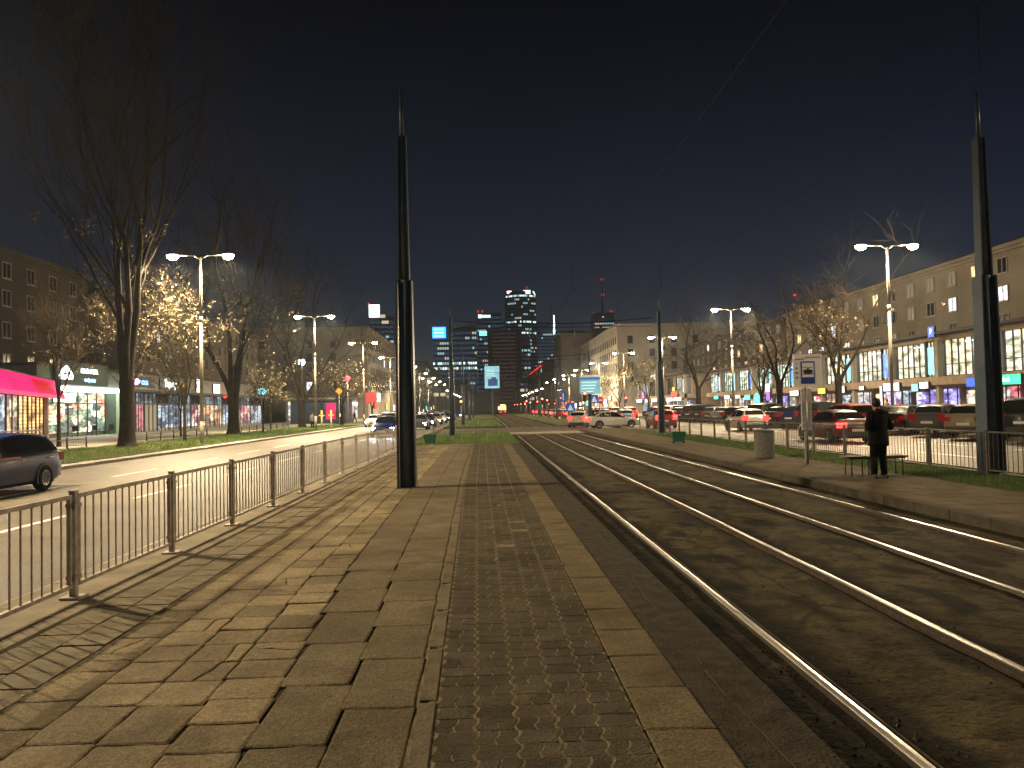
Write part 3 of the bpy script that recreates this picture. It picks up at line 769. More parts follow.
def person(label, loc, rz, coat, legs, hair, skin, pose='stand', coat_len=.72, height=1.75, group=None, hands=True, hood=True):
    t = thing('person', label, 'person', loc, rz, group)
    k = height/1.75
    V = []; Rd = []; E = []
    def v(p, r, par=None):
        V.append((p[0]*k, p[1]*k, p[2]*k)); Rd.append((r[0]*k, r[1]*k) if isinstance(r, tuple) else r*k)
        if par is not None: E.append((par, len(V)-1))
        return len(V)-1
    # facing +Y; x to its right
    if pose == 'walk': fl, fr = (.0, .3), (.0, -.32)
    else: fl, fr = (-.01, .03), (.01, -.02)
    pel = v((0,0,.96), (.15,.11)); w = v((0,.0,1.1), (.145,.1), pel); ch = v((0,-.01,1.3), (.17,.12), w); nk0 = v((0,-.005,1.44), (.085,.075), ch)
    nk = v((0,.015,1.51), .055, nk0); hd0 = v((-.005,.035,1.58), (.068,.078), nk); hd = v((-.012,.045,1.66), (.075,.09), hd0); v((-.015,.035,1.735), (.05,.06), hd)
    v((-.01,.145,1.61), .012, hd0)     # nose
    ear_l = v((-.095,.045,1.63), .014, hd0); ear_r = v((.085,.04,1.63), .014, hd0)
    for s, (dx, dy) in ((-1, fl), (1, fr)):
        hip = v((s*.09,0,.88), .092, pel); kn = v((s*.095+dx*.5, dy*.55+.02,.49), .06, hip)
        an = v((s*.1+dx, dy,.09), .042, kn); v((s*.11+dx, dy+.09,.045), .04, an); v((s*.115+dx, dy+.17,.035), .028, len(V)-1)
        sh = v((s*.19,-.01,1.41), .062, ch)
        if pose == 'phone':
            el = v((s*.265+(.03 if s > 0 else 0),-.03,1.14), .047, sh); wr = v((s*.12,.21,1.2), .03, el)
            pm = v((s*.07,.27,1.23), (.035,.02), wr); up = Vector((-s*.25,.3,.9))
        elif pose == 'walk':
            el = v((s*.25,-s*.1+.02,1.13), .045, sh); wr = v((s*.24,-s*.17+.1,.93), .03, el); pm = v((s*.235,-s*.19+.13,.86), (.02,.034), wr); up = Vector((0,.25,-1))
        else:
            el = v((s*.25,-.03,1.12), .045, sh); wr = v((s*.25,.04,.88), .03, el); pm = v((s*.245,.06,.81), (.02,.034), wr); up = Vector((0,.2,-1))
        if hands:
            up.normalize(); side = Vector((0,1,0)) if pose != 'phone' else Vector((1,0,0))
            base = Vector(V[pm])/k; wrv = Vector(V[wr])/k
            for i, (o_, L_) in enumerate(((-.03,.062),(-.01,.075),(.01,.07),(.03,.055))):
                a = v(base+side*o_+up*.035, .0095, pm); b = v(base+side*o_+up*(.035+L_*.55)+Vector((-s*.012,.0,0)), .0085, a); v(base+side*o_*.9+up*(.035+L_)+Vector((-s*.03,.005,0)), .007, b)
            a = v(wrv+(base-wrv)*.6+side*.038, .011, wr); v(base+side*.058+up*.02, .009, a)
    skin_body('body', V, E, Rd, [skin], t)
    # hair
    g = MB(); g.lathe([(.0,.08),(.05,.075),(.085,.045),(.1,.0),(.098,-.05),(.08,-.1),(.055,-.115)], 12, 0, c=(-.012*k, .012*k, 1.69*k)); g.build('hair', hair, t)
    # coat: elliptical loft from hem to collar
    def loft(prof, n=16, m=0, g=None):
        g = g or MB(); k0 = len(g.v)
        for (cx, cy, z, a, b) in prof:
            for i in range(n):
                an = 2*PI*i/n; wv = 1+.035*math.sin(an*5+z*9)
                g.v.append(((cx+a*math.cos(an)*wv)*k, (cy+b*math.sin(an)*wv)*k, z*k))
        for j in range(len(prof)-1):
            for i in range(n):
                i2 = (i+1) % n; g.f.append((k0+j*n+i, k0+j*n+i2, k0+(j+1)*n+i2, k0+(j+1)*n+i)); g.m.append(m); g.sm.append(True)
        g.f.append(tuple(k0+i for i in reversed(range(n)))); g.m.append(m); g.sm.append(False)
        g.f.append(tuple(k0+(len(prof)-1)*n+i for i in range(n))); g.m.append(m); g.sm.append(False)
        return g
    hem = coat_len
    gg = loft([(0,0,hem,.225,.17),(0,0,hem+.08,.235,.175),(0,0,1.0,.215,.165),(0,0,1.15,.2,.155),(0,-.01,1.3,.225,.165),(0,-.01,1.4,.22,.15),(0,-.005,1.455,.15,.12),(0,0,1.5,.09,.09)])
    if hood: loft([(0,-.06,1.41,.13,.08),(0,-.09,1.46,.13,.08),(0,-.07,1.51,.1,.07),(0,-.03,1.54,.07,.05)], g=gg)
    ct = gg.build('coat', coat, t)
    for s in (-1, 1):
        pts = [i for i in range(len(V))]
        sh = Vector((s*.185,-.01,1.41))*k
        if pose == 'phone': el = Vector((s*.27+(.03 if s > 0 else 0),-.03,1.13))*k; wr = Vector((s*.13,.19,1.19))*k
        elif pose == 'walk': el = Vector((s*.25,-s*.1+.02,1.13))*k; wr = Vector((s*.24,-s*.165+.095,.95))*k
        else: el = Vector((s*.25,-.03,1.12))*k; wr = Vector((s*.25,.035,.9))*k
        g = MB(); g.tube(sh, el, .088*k, .078*k, 10); g.lathe([(.03,-.075),(.065,-.045),(.078,0),(.065,.045),(.03,.075)], 10, 0, c=el); g.tube(el, wr, .076*k, .058*k, 10)
        g.lathe([(.03,-.085),(.07,-.05),(.088,0),(.07,.05),(.03,.085)], 10, 0, c=sh); g.build('sleeve', coat, ct)
    # trousers and shoes
    for s, (dx, dy) in ((-1, fl), (1, fr)):
        g = MB(); a = Vector((s*.09,0,.9))*k; b = Vector((s*.095+dx*.5, dy*.55+.02,.49))*k; c = Vector((s*.1+dx, dy,.08))*k
        g.tube(a, b, .112*k, .085*k, 12); g.tube(b, c, .085*k, .068*k, 12); g.lathe([(.05,-.06),(.085,0),(.05,.06)], 12, 0, c=b)
        g.build('trouser_leg', legs, t)
        g = MB(); L = [(-.075,.035,.07),(-.05,.05,.1),(.05,.05,.09),(.15,.048,.06),(.23,.03,.045)]
        for (p, q) in zip(L, L[1:]):
            A = [(c.x/k+s*.01-p[1], dy+p[0], 0), (c.x/k+s*.01+p[1], dy+p[0], 0), (c.x/k+s*.01+p[1]*.8, dy+p[0], p[2]), (c.x/k+s*.01-p[1]*.8, dy+p[0], p[2])]
            B = [(c.x/k+s*.01-q[1], dy+q[0], 0), (c.x/k+s*.01+q[1], dy+q[0], 0), (c.x/k+s*.01+q[1]*.8, dy+q[0], q[2]), (c.x/k+s*.01-q[1]*.8, dy+q[0], q[2])]
            for j in range(4): g.face([tuple(x*k for x in A[j]), tuple(x*k for x in B[j]), tuple(x*k for x in B[(j+1)%4]), tuple(x*k for x in A[(j+1)%4])])
            if p is L[0]: g.face([tuple(x*k for x in q2) for q2 in A])
            if q is L[-1]: g.face([tuple(x*k for x in q2) for q2 in B[::-1]])
        g.build('shoe', trim_m, t)
    return t
skin_m = mat('skin', (.42,.26,.18), .55); hair_m = mat('hair_dark', (.015,.012,.01), .6)
coat_b = mat('coat_black', (.006,.005,.006), .9, n=.2, ns=20, spec=.15); trou_b = mat('trousers_black', (.005,.005,.006), .9, spec=.15)
person('person in a long black coat seen from behind, standing by the bench', (8.72, 17.1, -.07), R(12), coat_b, trou_b, hair_m, skin_m, 'phone', .72, 1.76)
t = thing('phone', 'phone held up in front of the person in the black coat', 'phone', (8.66, 17.4, 1.16), R(12))
g = MB(); g.cbox(0,0,.02,.075,.009,.15); g.build('case', trim_m, t)
g = MB(); g.cbox(0,-.006,.02,.068,.002,.138); g.build('screen', emit('phone_screen', (.6,.7,1), .5, sample=False), t)
coat_r = mat('coat_red', (.25,.04,.07), .8); coat_g = mat('coat_grey', (.1,.1,.11), .85); coat_t = mat('coat_tan', (.2,.13,.08), .85)
for lb, loc, rz, cm, ps in (
    ('person in a red coat walking beyond the parked cars by the yellow lamp', (25.6, 47.5, 0), R(170), coat_r, 'walk'),
    ('person in a dark coat walking left along the shops behind the red car', (27.5, 58, 0), R(90), coat_g, 'walk'),
    ('person in a tan coat standing near the green shop sign', (28.5, 67, 0), R(200), coat_t, 'stand'),
    ('person in a dark coat beyond the white car', (27.5, 76, 0), R(10), coat_g, 'walk'),
    ('person in a tan coat walking under the nearest purple sign', (33.5, 64, 0), R(80), coat_t, 'walk'),
    ('person in a grey coat waiting near the yellow-banded posts', (-18.5, 84, -.02), R(30), coat_g, 'stand'),
    ('person in a dark coat crossing by the far left shops', (-20, 120, .02), R(100), coat_b, 'walk')):
    person(lb, loc, rz, cm, trou_b, hair_m, skin_m, ps, .78, rnd.uniform(1.65,1.8), 'pedestrians by the shops', hood=False)

# ------------------------------------------------------------------ cars
# station: x, z_bottom, z_shoulder, w_shoulder, z_top, w_top ; nose at +x
CARS = {
 'hatchback': ([(2.05,.3,.5,.55,.55,.4),(1.98,.2,.66,.74,.7,.62),(1.7,.19,.76,.83,.83,.7),(1.15,.19,.86,.865,.96,.72),(.95,.19,.88,.87,1.0,.7),(.25,.19,.91,.875,1.4,.58),(-.4,.19,.93,.875,1.46,.585),(-1.15,.19,.95,.87,1.43,.57),(-1.55,.19,.97,.86,1.37,.56),(-1.93,.22,.97,.8,1.04,.66),(-2.03,.3,.8,.74,.9,.62)], 4, 5, 8, 9, (1.28,-1.28), .31),
 'sedan': ([(2.3,.3,.5,.55,.55,.4),(2.2,.2,.64,.76,.68,.62),(1.9,.19,.74,.85,.8,.7),(1.2,.19,.84,.885,.93,.74),(.95,.19,.87,.89,.97,.72),(.2,.19,.9,.895,1.38,.58),(-.4,.19,.92,.895,1.43,.585),(-1.0,.19,.94,.89,1.39,.57),(-1.2,.19,.94,.89,1.35,.56),(-1.8,.2,.95,.87,1.02,.68),(-2.25,.24,.93,.82,1.0,.68),(-2.33,.32,.7,.72,.8,.6)], 4, 5, 8, 9, (1.42,-1.4), .32),
 'suv': ([(2.2,.38,.65,.6,.7,.45),(2.12,.28,.8,.8,.86,.68),(1.8,.27,.92,.88,1.0,.76),(1.25,.27,.99,.92,1.09,.78),(1.05,.27,1.01,.925,1.13,.76),(.45,.27,1.04,.93,1.6,.66),(-.4,.27,1.06,.93,1.68,.67),(-1.4,.27,1.08,.925,1.66,.66),(-1.95,.28,1.08,.91,1.58,.64),(-2.18,.3,1.08,.86,1.18,.74),(-2.25,.38,.9,.8,1.0,.7)], 4, 5, 8, 9, (1.35,-1.35), .37),
 'estate': ([(2.3,.3,.5,.55,.55,.4),(2.22,.2,.64,.76,.68,.62),(1.9,.19,.74,.85,.8,.7),(1.2,.19,.84,.885,.93,.74),(.95,.19,.87,.89,.97,.72),(.2,.19,.9,.895,1.38,.6),(-.6,.19,.92,.895,1.45,.6),(-1.5,.19,.95,.88,1.43,.59),(-2.0,.2,.96,.87,1.37,.57),(-2.27,.24,.96,.82,1.02,.7),(-2.35,.32,.75,.76,.85,.66)], 4, 5, 8, 9, (1.42,-1.4), .32),
 'van': ([(2.4,.35,.7,.7,.75,.5),(2.32,.26,.85,.86,.95,.72),(2.0,.26,.98,.94,1.15,.8),(1.7,.26,1.03,.96,1.25,.82),(1.6,.26,1.05,.965,1.3,.8),(1.1,.26,1.1,.97,1.88,.76),(.2,.26,1.12,.97,1.97,.78),(-1.2,.26,1.14,.97,1.97,.78),(-2.1,.26,1.14,.96,1.94,.77),(-2.36,.28,1.14,.93,1.25,.84),(-2.42,.36,.9,.88,1.1,.8)], 4, 5, 8, 9, (1.55,-1.55), .34),
}
_car = {}
def car_paint(col):
    return mat('car_paint_%d_%d_%d' % tuple(int(c*255) for c in col), tuple(c*.7 for c in col), .34, .0, coat=.2, spec=.25)
def split_sharp(me, ang=32):
    bm = bmesh.new(); bm.from_mesh(me); bmesh.ops.remove_doubles(bm, verts=bm.verts, dist=.0005); bmesh.ops.recalc_face_normals(bm, faces=bm.faces)
    for e in bm.edges:
        if len(e.link_faces) == 2 and e.calc_face_angle(0) > R(ang): e.smooth = False
    for fc in bm.faces: fc.smooth = True
    bm.to_mesh(me); bm.free()
def car_meshes(kind):
    if kind in _car: return _car[kind]
    st, ws0, ws1, rs0, rs1, axl, wr = CARS[kind]
    def ring(s):
        x, zb, zs, w, zt, wt = s
        zm = (zb+zs)/2
        h = [(0,zb),(w*.86,zb),(w*.97,zb+.09),(w*1.005,zm),(w*.985,zs-.06),(w*.955,zs),(wt+.02,zt-.035),(wt*.86,zt+.004),(0,zt+.028)]
        return [(x, y, z) for y, z in h] + [(x, -y, z) for y, z in h[-2:0:-1]]
    # refine stations
    fine = []
    for a, b in zip(st, st[1:]):
        for t in (0, .5): fine.append(tuple(p+(q-p)*t for p, q in zip(a, b)))
    fine.append(st[-1])
    g = MB(); rings = [ring(s) for s in fine]; n = len(rings[0])
    for A in rings: g.v += A
    for j in range(len(rings)-1):
        for i in range(n):
            i2 = (i+1) % n; g.f.append((j*n+i, j*n+i2, (j+1)*n+i2, (j+1)*n+i)); g.m.append(0); g.sm.append(True)
    g.f.append(tuple(range(n))); g.m.append(0); g.sm.append(True)
    g.f.append(tuple((len(rings)-1)*n+i for i in reversed(range(n)))); g.m.append(0); g.sm.append(True)
    # arches
    for ax in axl:
        for s in (-1, 1):
            wb = max(q[3] for q in st)*1.005+.004; k = 18; rr_ = wr+.055
            pts = [(ax+rr_*math.cos(PI*i/k*1.0), s*wb, wr+rr_*math.sin(PI*i/k)) for i in range(k+1)] + [(ax-rr_, s*wb, st[4][1]), (ax+rr_, s*wb, st[4][1])]
            g.face(pts if s < 0 else pts[::-1], 1)
    body = g.mesh('body', [car_paint((.5,.5,.5)), trim_m]); split_sharp(body)
    def pt(i, t, side, v, off=.006):
        a, b = st[i], st[i+1]; s = tuple(p+(q-p)*t for p, q in zip(a, b))
        y0, z0 = s[3]*.955, s[2]; y1, z1 = s[5]+.02, s[4]-.035
        return (s[0], side*(y0+(y1-y0)*v+off), z0+(z1-z0)*v+off*.5)
    meshes = {'body': body}
    def sidewin(i0, t0, i1, t1, v0b, v1b, v0t, v1t):
        out = []
        for s in (1, -1):
            g = MB(); idx = []
            ii = [(i0, t0)] + [(i, 0) for i in range(i0+1, i1+1)] + [(i1, t1)]
            if ii[1] == (i0+1, 0) and t0 >= .99: ii.pop(0)
            for (a, b) in zip(ii, ii[1:]):
                va = v0t if a == ii[0] else .9; vb = v1t if b == ii[-1] else .9
                q = [pt(a[0], a[1], s, .07), pt(b[0], b[1], s, .07), pt(b[0], b[1], s, vb), pt(a[0], a[1], s, va)]
                g.face(q if s < 0 else q[::-1])
            out.append(g.mesh('side_window', glass_d))
        return out
    # front door glass, rear door glass, rear quarter glass
    mid = 6
    meshes['win'] = sidewin(ws0, .25, mid-1, .93, .1,.1,.12,.9) + sidewin(mid, .02, rs0-1, .9, .1,.1,.9,.9) + sidewin(rs0, .0, rs0, .62, .1,.1,.88,.3)
    def wt(i, j, z, x, name):
        a, b = st[i], st[j]
        def p(t, yv): 
            s = tuple(q+(w-q)*t for q, w in zip(a, b)); sg = 1 if a[0] > b[0] and i == ws0 else -1
            return (s[0]+(.012 if i == ws0 else -.014), yv*(s[5]-.02)*.97, s[4]+.012+.016*(1-abs(yv)))
        g = MB()
        for ya, yb in ((-1,-.4),(-.4,.4),(.4,1)):
            q = [p(.1, ya), p(.1, yb), p(.93, yb), p(.93, ya)]; g.face(q if i == ws0 else q[::-1], 0, True)
        return g.mesh(name, glass_d)
    meshes['windscreen'] = wt(ws0, ws1, 0, 0, 'windscreen'); meshes['rear_window'] = wt(rs0, rs1, 0, 0, 'rear_window')
    g = MB(); hw = .1; k = 20; prof = [(wr*.6,-hw),(wr*.93,-hw),(wr,-hw*.7),(wr,hw*.7),(wr*.93,hw),(wr*.6,hw)]
    for (r0, y0), (r1, y1) in zip(prof, prof[1:]):
        for i in range(k):
            a, b = 2*PI*i/k, 2*PI*(i+1)/k
            g.face([(r0*math.cos(a), y0, r0*math.sin(a)),(r0*math.cos(b), y0, r0*math.sin(b)),(r1*math.cos(b), y1, r1*math.sin(b)),(r1*math.cos(a), y1, r1*math.sin(a))], 0, True)
    meshes['tyre'] = g.mesh('tyre', rubber)
    g = MB()
    for s in (-1, 1):
        for i in range(10):
            a, b = 2*PI*i/10, 2*PI*(i+.62)/10
            g.face([(wr*.12*math.cos(a), s*.07, wr*.12*math.sin(a)),(wr*.62*math.cos(a), s*.088, wr*.62*math.sin(a)),(wr*.62*math.cos(b), s*.088, wr*.62*math.sin(b)),(wr*.12*math.cos(b), s*.07, wr*.12*math.sin(b))])
        for i in range(20):
            a, b = 2*PI*i/20, 2*PI*(i+1)/20
            g.face([(wr*.56*math.cos(a), s*.09, wr*.56*math.sin(a)),(wr*.66*math.cos(a), s*.096, wr*.66*math.sin(a)),(wr*.66*math.cos(b), s*.096, wr*.66*math.sin(b)),(wr*.56*math.cos(b), s*.09, wr*.56*math.sin(b))])
            g.face([(0,s*.07,0),(wr*.2*math.cos(a), s*.075, wr*.2*math.sin(a)),(wr*.2*math.cos(b), s*.075, wr*.2*math.sin(b))])
    meshes['rim'] = g.mesh('rim', rim_m)
    fz = st[1][2]; rz = st[-2][2]; fx = st[1][0]; rx = st[-1][0]; fw = st[1][3]; rw = st[-2][3]
    def lamp(x0, x1, y0, y1, z0, z1, name, m):
        g = MB(); g.box(x0, x1, y0, y1, z0, z1); return g.mesh(name, m)
    h = .12 if kind in ('suv', 'van', 'hatchback') else 0
    meshes['head'] = [lamp(fx-.2, fx+.02, *sorted((s*(fw-.24), s*(fw+.015))), fz-.17, fz-.0, 'headlight', head_off) for s in (1,-1)]
    meshes['tail'] = [lamp(rx-.012, rx+.2, *sorted((s*(rw-.32), s*(rw+.022))), rz-.25-h*.3, rz-.04+h*.8, 'taillight', tail_off) for s in (1,-1)]
    meshes['plates'] = [lamp(rx-.02, rx+.06, -.26, .26, rz-.42, rz-.31, 'number_plate', plate_m), lamp(st[0][0]-.05, st[0][0]+.016, -.26, .26, .34, .45, 'number_plate', plate_m)]
    g = MB(); g.box(fx-.1, st[0][0]+.008, -.5, .5, st[0][1]+.16, st[0][1]+.3); meshes['grille'] = g.mesh('grille', trim_m)
    meshes['bumper'] = lamp(rx-.05, rx+.25, -rw*.9, rw*.9, st[-1][1]-.02, st[-1][1]+.16, 'bumper', trim_m)
    ms = []
    for s in (1, -1):
        g = MB(); x = st[ws0][0]-.12; y = st[ws0][3]
        g.cbox(x-.1, s*(y+.1), st[ws0][2]+.1, .1, .18, .13); g.tube((x-.05, s*(y-.04), st[ws0][2]+.03), (x-.09, s*(y+.06), st[ws0][2]+.06), .02); ms.append(g.mesh('mirror', trim_m))
    meshes['mirror'] = ms
    hd = []
    for s in (1, -1):
        for xh in (st[mid][0]+.12, st[rs0][0]+.35):
            g = MB(); g.cbox(xh, s*(st[mid][3]*.99+.008), st[mid][2]-.1, .17, .03, .025); hd.append(g.mesh('door_handle', rim_m))
    meshes['handle'] = hd
    for q in ('body', 'windscreen', 'rear_window'): pass
    meshes['axl'] = axl; meshes['wr'] = wr; meshes['w'] = max(q[3] for q in st)
    _car[kind] = meshes
    return meshes
def car(label, kind, col, x, y, z, rz, lights='off', detail=2, group=None, cname='car', obj='car'):
    """rz: heading of the nose, 0 = +x"""
    q = car_meshes(kind)
    t = thing(cname, label, obj, (x, y, z), rz, group)
    key = ('body', kind, col)
    if key not in _car:
        b = q['body'].copy(); b.materials[0] = car_paint(col); _car[key] = b
    link('body', _car[key], t)
    for m in q['win']: link('side_window', m, t)
    link('windscreen', q['windscreen'], t); link('rear_window', q['rear_window'], t)
    for ax in q['axl']:
        for s in (-1, 1):
            if detail > 1:
                w = link('wheel', None, t, (ax, s*(q['w']-.075), q['wr'])); link('tyre', q['tyre'], w); link('rim', q['rim'], w)
            else:
                link('wheel', q['tyre'], t, (ax, s*(q['w']-.075), q['wr']))
    def lit(ms, m, name):
        for me in ms:
            k2 = (name, kind, me.name, m.name)
            if k2 not in _car:
                c = me.copy(); c.materials[0] = m; _car[k2] = c
            link(name, _car[k2], t)
    lit(q['head'], head_on if 'h' in lights else head_off, 'headlight')
    lit(q['tail'], brake_on if 'b' in lights else (tail_on if 't' in lights else tail_off), 'taillight')
    if detail > 0:
        for m in q['plates']: link('number_plate', m, t)
        for m in q['mirror']: link('mirror', m, t)
        link('bumper', q['bumper'], t); link('grille', q['grille'], t)
    if detail > 1:
        for m in q['handle']: link('door_handle', m, t)
    return t
NAVY=(.008,.022,.11); WHITE=(.62,.62,.6); BLACK=(.012,.012,.014); SILVER=(.34,.35,.36); GREY=(.1,.105,.11); RED=(.38,.012,.015); MAROON=(.12,.01,.018); LBLUE=(.2,.36,.5); BEIGE=(.3,.26,.18); DGREEN=(.02,.05,.035)
CN = {NAVY:'navy', WHITE:'white', BLACK:'black', SILVER:'silver', GREY:'dark grey', RED:'red', MAROON:'maroon', LBLUE:'pale blue', BEIGE:'beige', DGREEN:'dark green'}
N90 = -PI/2; P90 = PI/2
c0 = car('dark blue hatchback with roof rails, cut by the left edge of the photo', 'estate', NAVY, -11.95, 18.6, -.15, N90, 'off', 2)
g = MB()
for s in (-1, 1): g.box(-1.7, .2, s*.6-.02, s*.6+.02, 1.49, 1.52)
g.build('roof_rail', rim_m, c0)
g = MB(); g.box(-.35, .75, .885, .905, .86, .9); g.build('orange_reflection', mat('reflection_orange', (.45,.12,.03), .4), c0)  # orange reflection along the window line, painted as a coloured strip
car('blue-white lit car with glaring headlights driving towards us', 'hatchback', NAVY, -7.1, 56, -.15, N90, 'h', 2)
# moving traffic on the right road, seen from behind
car('dark red sedan with lit brake lights just left of the person in black', 'sedan', MAROON, 15.9, 35.2, -.15, P90, 'b', 2)
car('bright red van-like car with lit tail lights half behind the person in black', 'suv', RED, 19.0, 40.5, -.15, P90, 'b', 2)
car('white hatchback driving away beside the litter bin', 'hatchback', WHITE, 17.3, 51.5, -.15, P90, 't', 2)
car('red hatchback with bright brake lights behind the dark pole', 'hatchback', RED, 14.0, 62, -.15, P90, 'b', 2)
car('pale blue hatchback left of the red hatchback behind the railing', 'hatchback', LBLUE, 14.2, 80, -.15, P90, 't', 1)
car('white sedan turning across the tram tracks, side towards us', 'sedan', WHITE, 10.9, 67.0, -.185, R(8), 't', 2)
car('white hatchback stopped behind the crossing white sedan, red lights on', 'hatchback', WHITE, 8.7, 71.6, -.185, R(75), 't', 2)
cols = [BLACK, GREY, SILVER, WHITE, RED, NAVY, GREY, BLACK, MAROON, BEIGE]
kinds = ['hatchback', 'sedan', 'suv', 'estate']
k = 0
for lane, x in (('kerb', 13.3), ('middle', 16.8), ('outer', 20.3)):
    for i in range(9):
        y = 92 + i*14 + lane.count('e')*3 + rnd.uniform(-1.5,1.5)
        c, kd = cols[(k*7+i) % 10], kinds[(k*3+i) % 4]
        car('%s %s with red lights on, %s car in the %s lane beyond the crossing' % (CN[c], kd, ['first','second','third','fourth','fifth','sixth','seventh','eighth','ninth'][i], lane),
            kd, c, x+rnd.uniform(-.3,.3), y, -.15, P90+R(rnd.uniform(-2,2)), 'b' if rnd.random() < .95 else 't', 0, 'traffic driving away beyond the crossing')
        k += 1
for lane, x, yy in (('near', -6.3, (74, 84, 97, 108, 122, 139, 176)), ('middle', -9.6, (78, 88, 103, 122, 137, 150, 190)), ('far', -13, (92, 112, 131, 160, 205))):
    for i, y in enumerate(yy):
        c, kd = cols[(k*3+i) % 10], kinds[(k+i) % 4]
        car('oncoming %s %s with headlights on, %s in the %s lane of the left road' % (CN[c], kd, ['first','second','third','fourth','fifth','sixth','seventh'][i], lane), kd, c, x, y, -.15, N90, 'h', 0, 'oncoming traffic on the left road')
        k += 1
# diagonal parking row at the right
pk = [BLACK, BEIGE, GREY, BLACK, GREY, SILVER, BLACK, NAVY, BLACK, GREY, DGREEN, BLACK, SILVER, GREY, BLACK, BLACK, NAVY, GREY, WHITE, BLACK, GREY, BLACK]
for i in range(22):
    y = 31.2 + i*3.35
    if i in (5,): continue
    kd = ['suv','estate','hatchback','sedan','hatchback','suv','suv','hatchback','sedan'][i % 9]
    car('%s parked %s, %s from the right in the angled row by the shops' % (CN[pk[i]], kd, ORD[i].replace('nearest','first')), kd, pk[i], 22.6, y, -.03, R(38+rnd.uniform(-3,3)), 'off', 1 if i > 8 else 2, 'cars parked in the row by the shops')
# tram far down the tracks
t = thing('tram', 'red and yellow tram far down the tracks with lit front', 'tram', (5.82, 262, -.2))
ty = mat('tram_yellow', (.7,.42,.03), .4); tr = mat('tram_red', (.35,.03,.02), .4)
g = MB(); g.box(-1.17,1.17,0,28,.3,1.2); g.build('lower_body', tr, t)
g = MB(); g.box(-1.17,1.17,0,28,1.203,3.2); g.box(-1.0,1.0,.2,27.8,3.203,3.4); g.build('upper_body', ty, t)
g = MB(); g.box(-1.0,1.0,-.03,0,1.5,2.7); g.build('windscreen', emit('tram_front_glow', (1,.62,.15), 2.2, sample=False), t)
g = MB(); g.box(-.7,.7,-.04,0,2.85,3.15); g.build('destination_display', emit('display_amber', (1,.45,.08), 6, sample=False), t)
for s in (-.8, .8):
    g = MB(); g.box(s-.12, s+.12, -.04, 0, .75, .95); g.build('taillight', brake_on, t)
for s in (-1.172, 1.172):
    g = MB()
    for q in range(7): g.box(min(s, s*1.005), max(s, s*1.005), 1+q*3.8, 4.2+q*3.8, 1.5, 2.6)
    g.build('side_window', emit('tram_window', (1,.85,.6), 1.2, sample=False), t)
g = MB(); g.path([(0,6,3.4),(0,7,4.5),(0,6,5.4)], .04, 4); g.build('pantograph', trim_m, t)

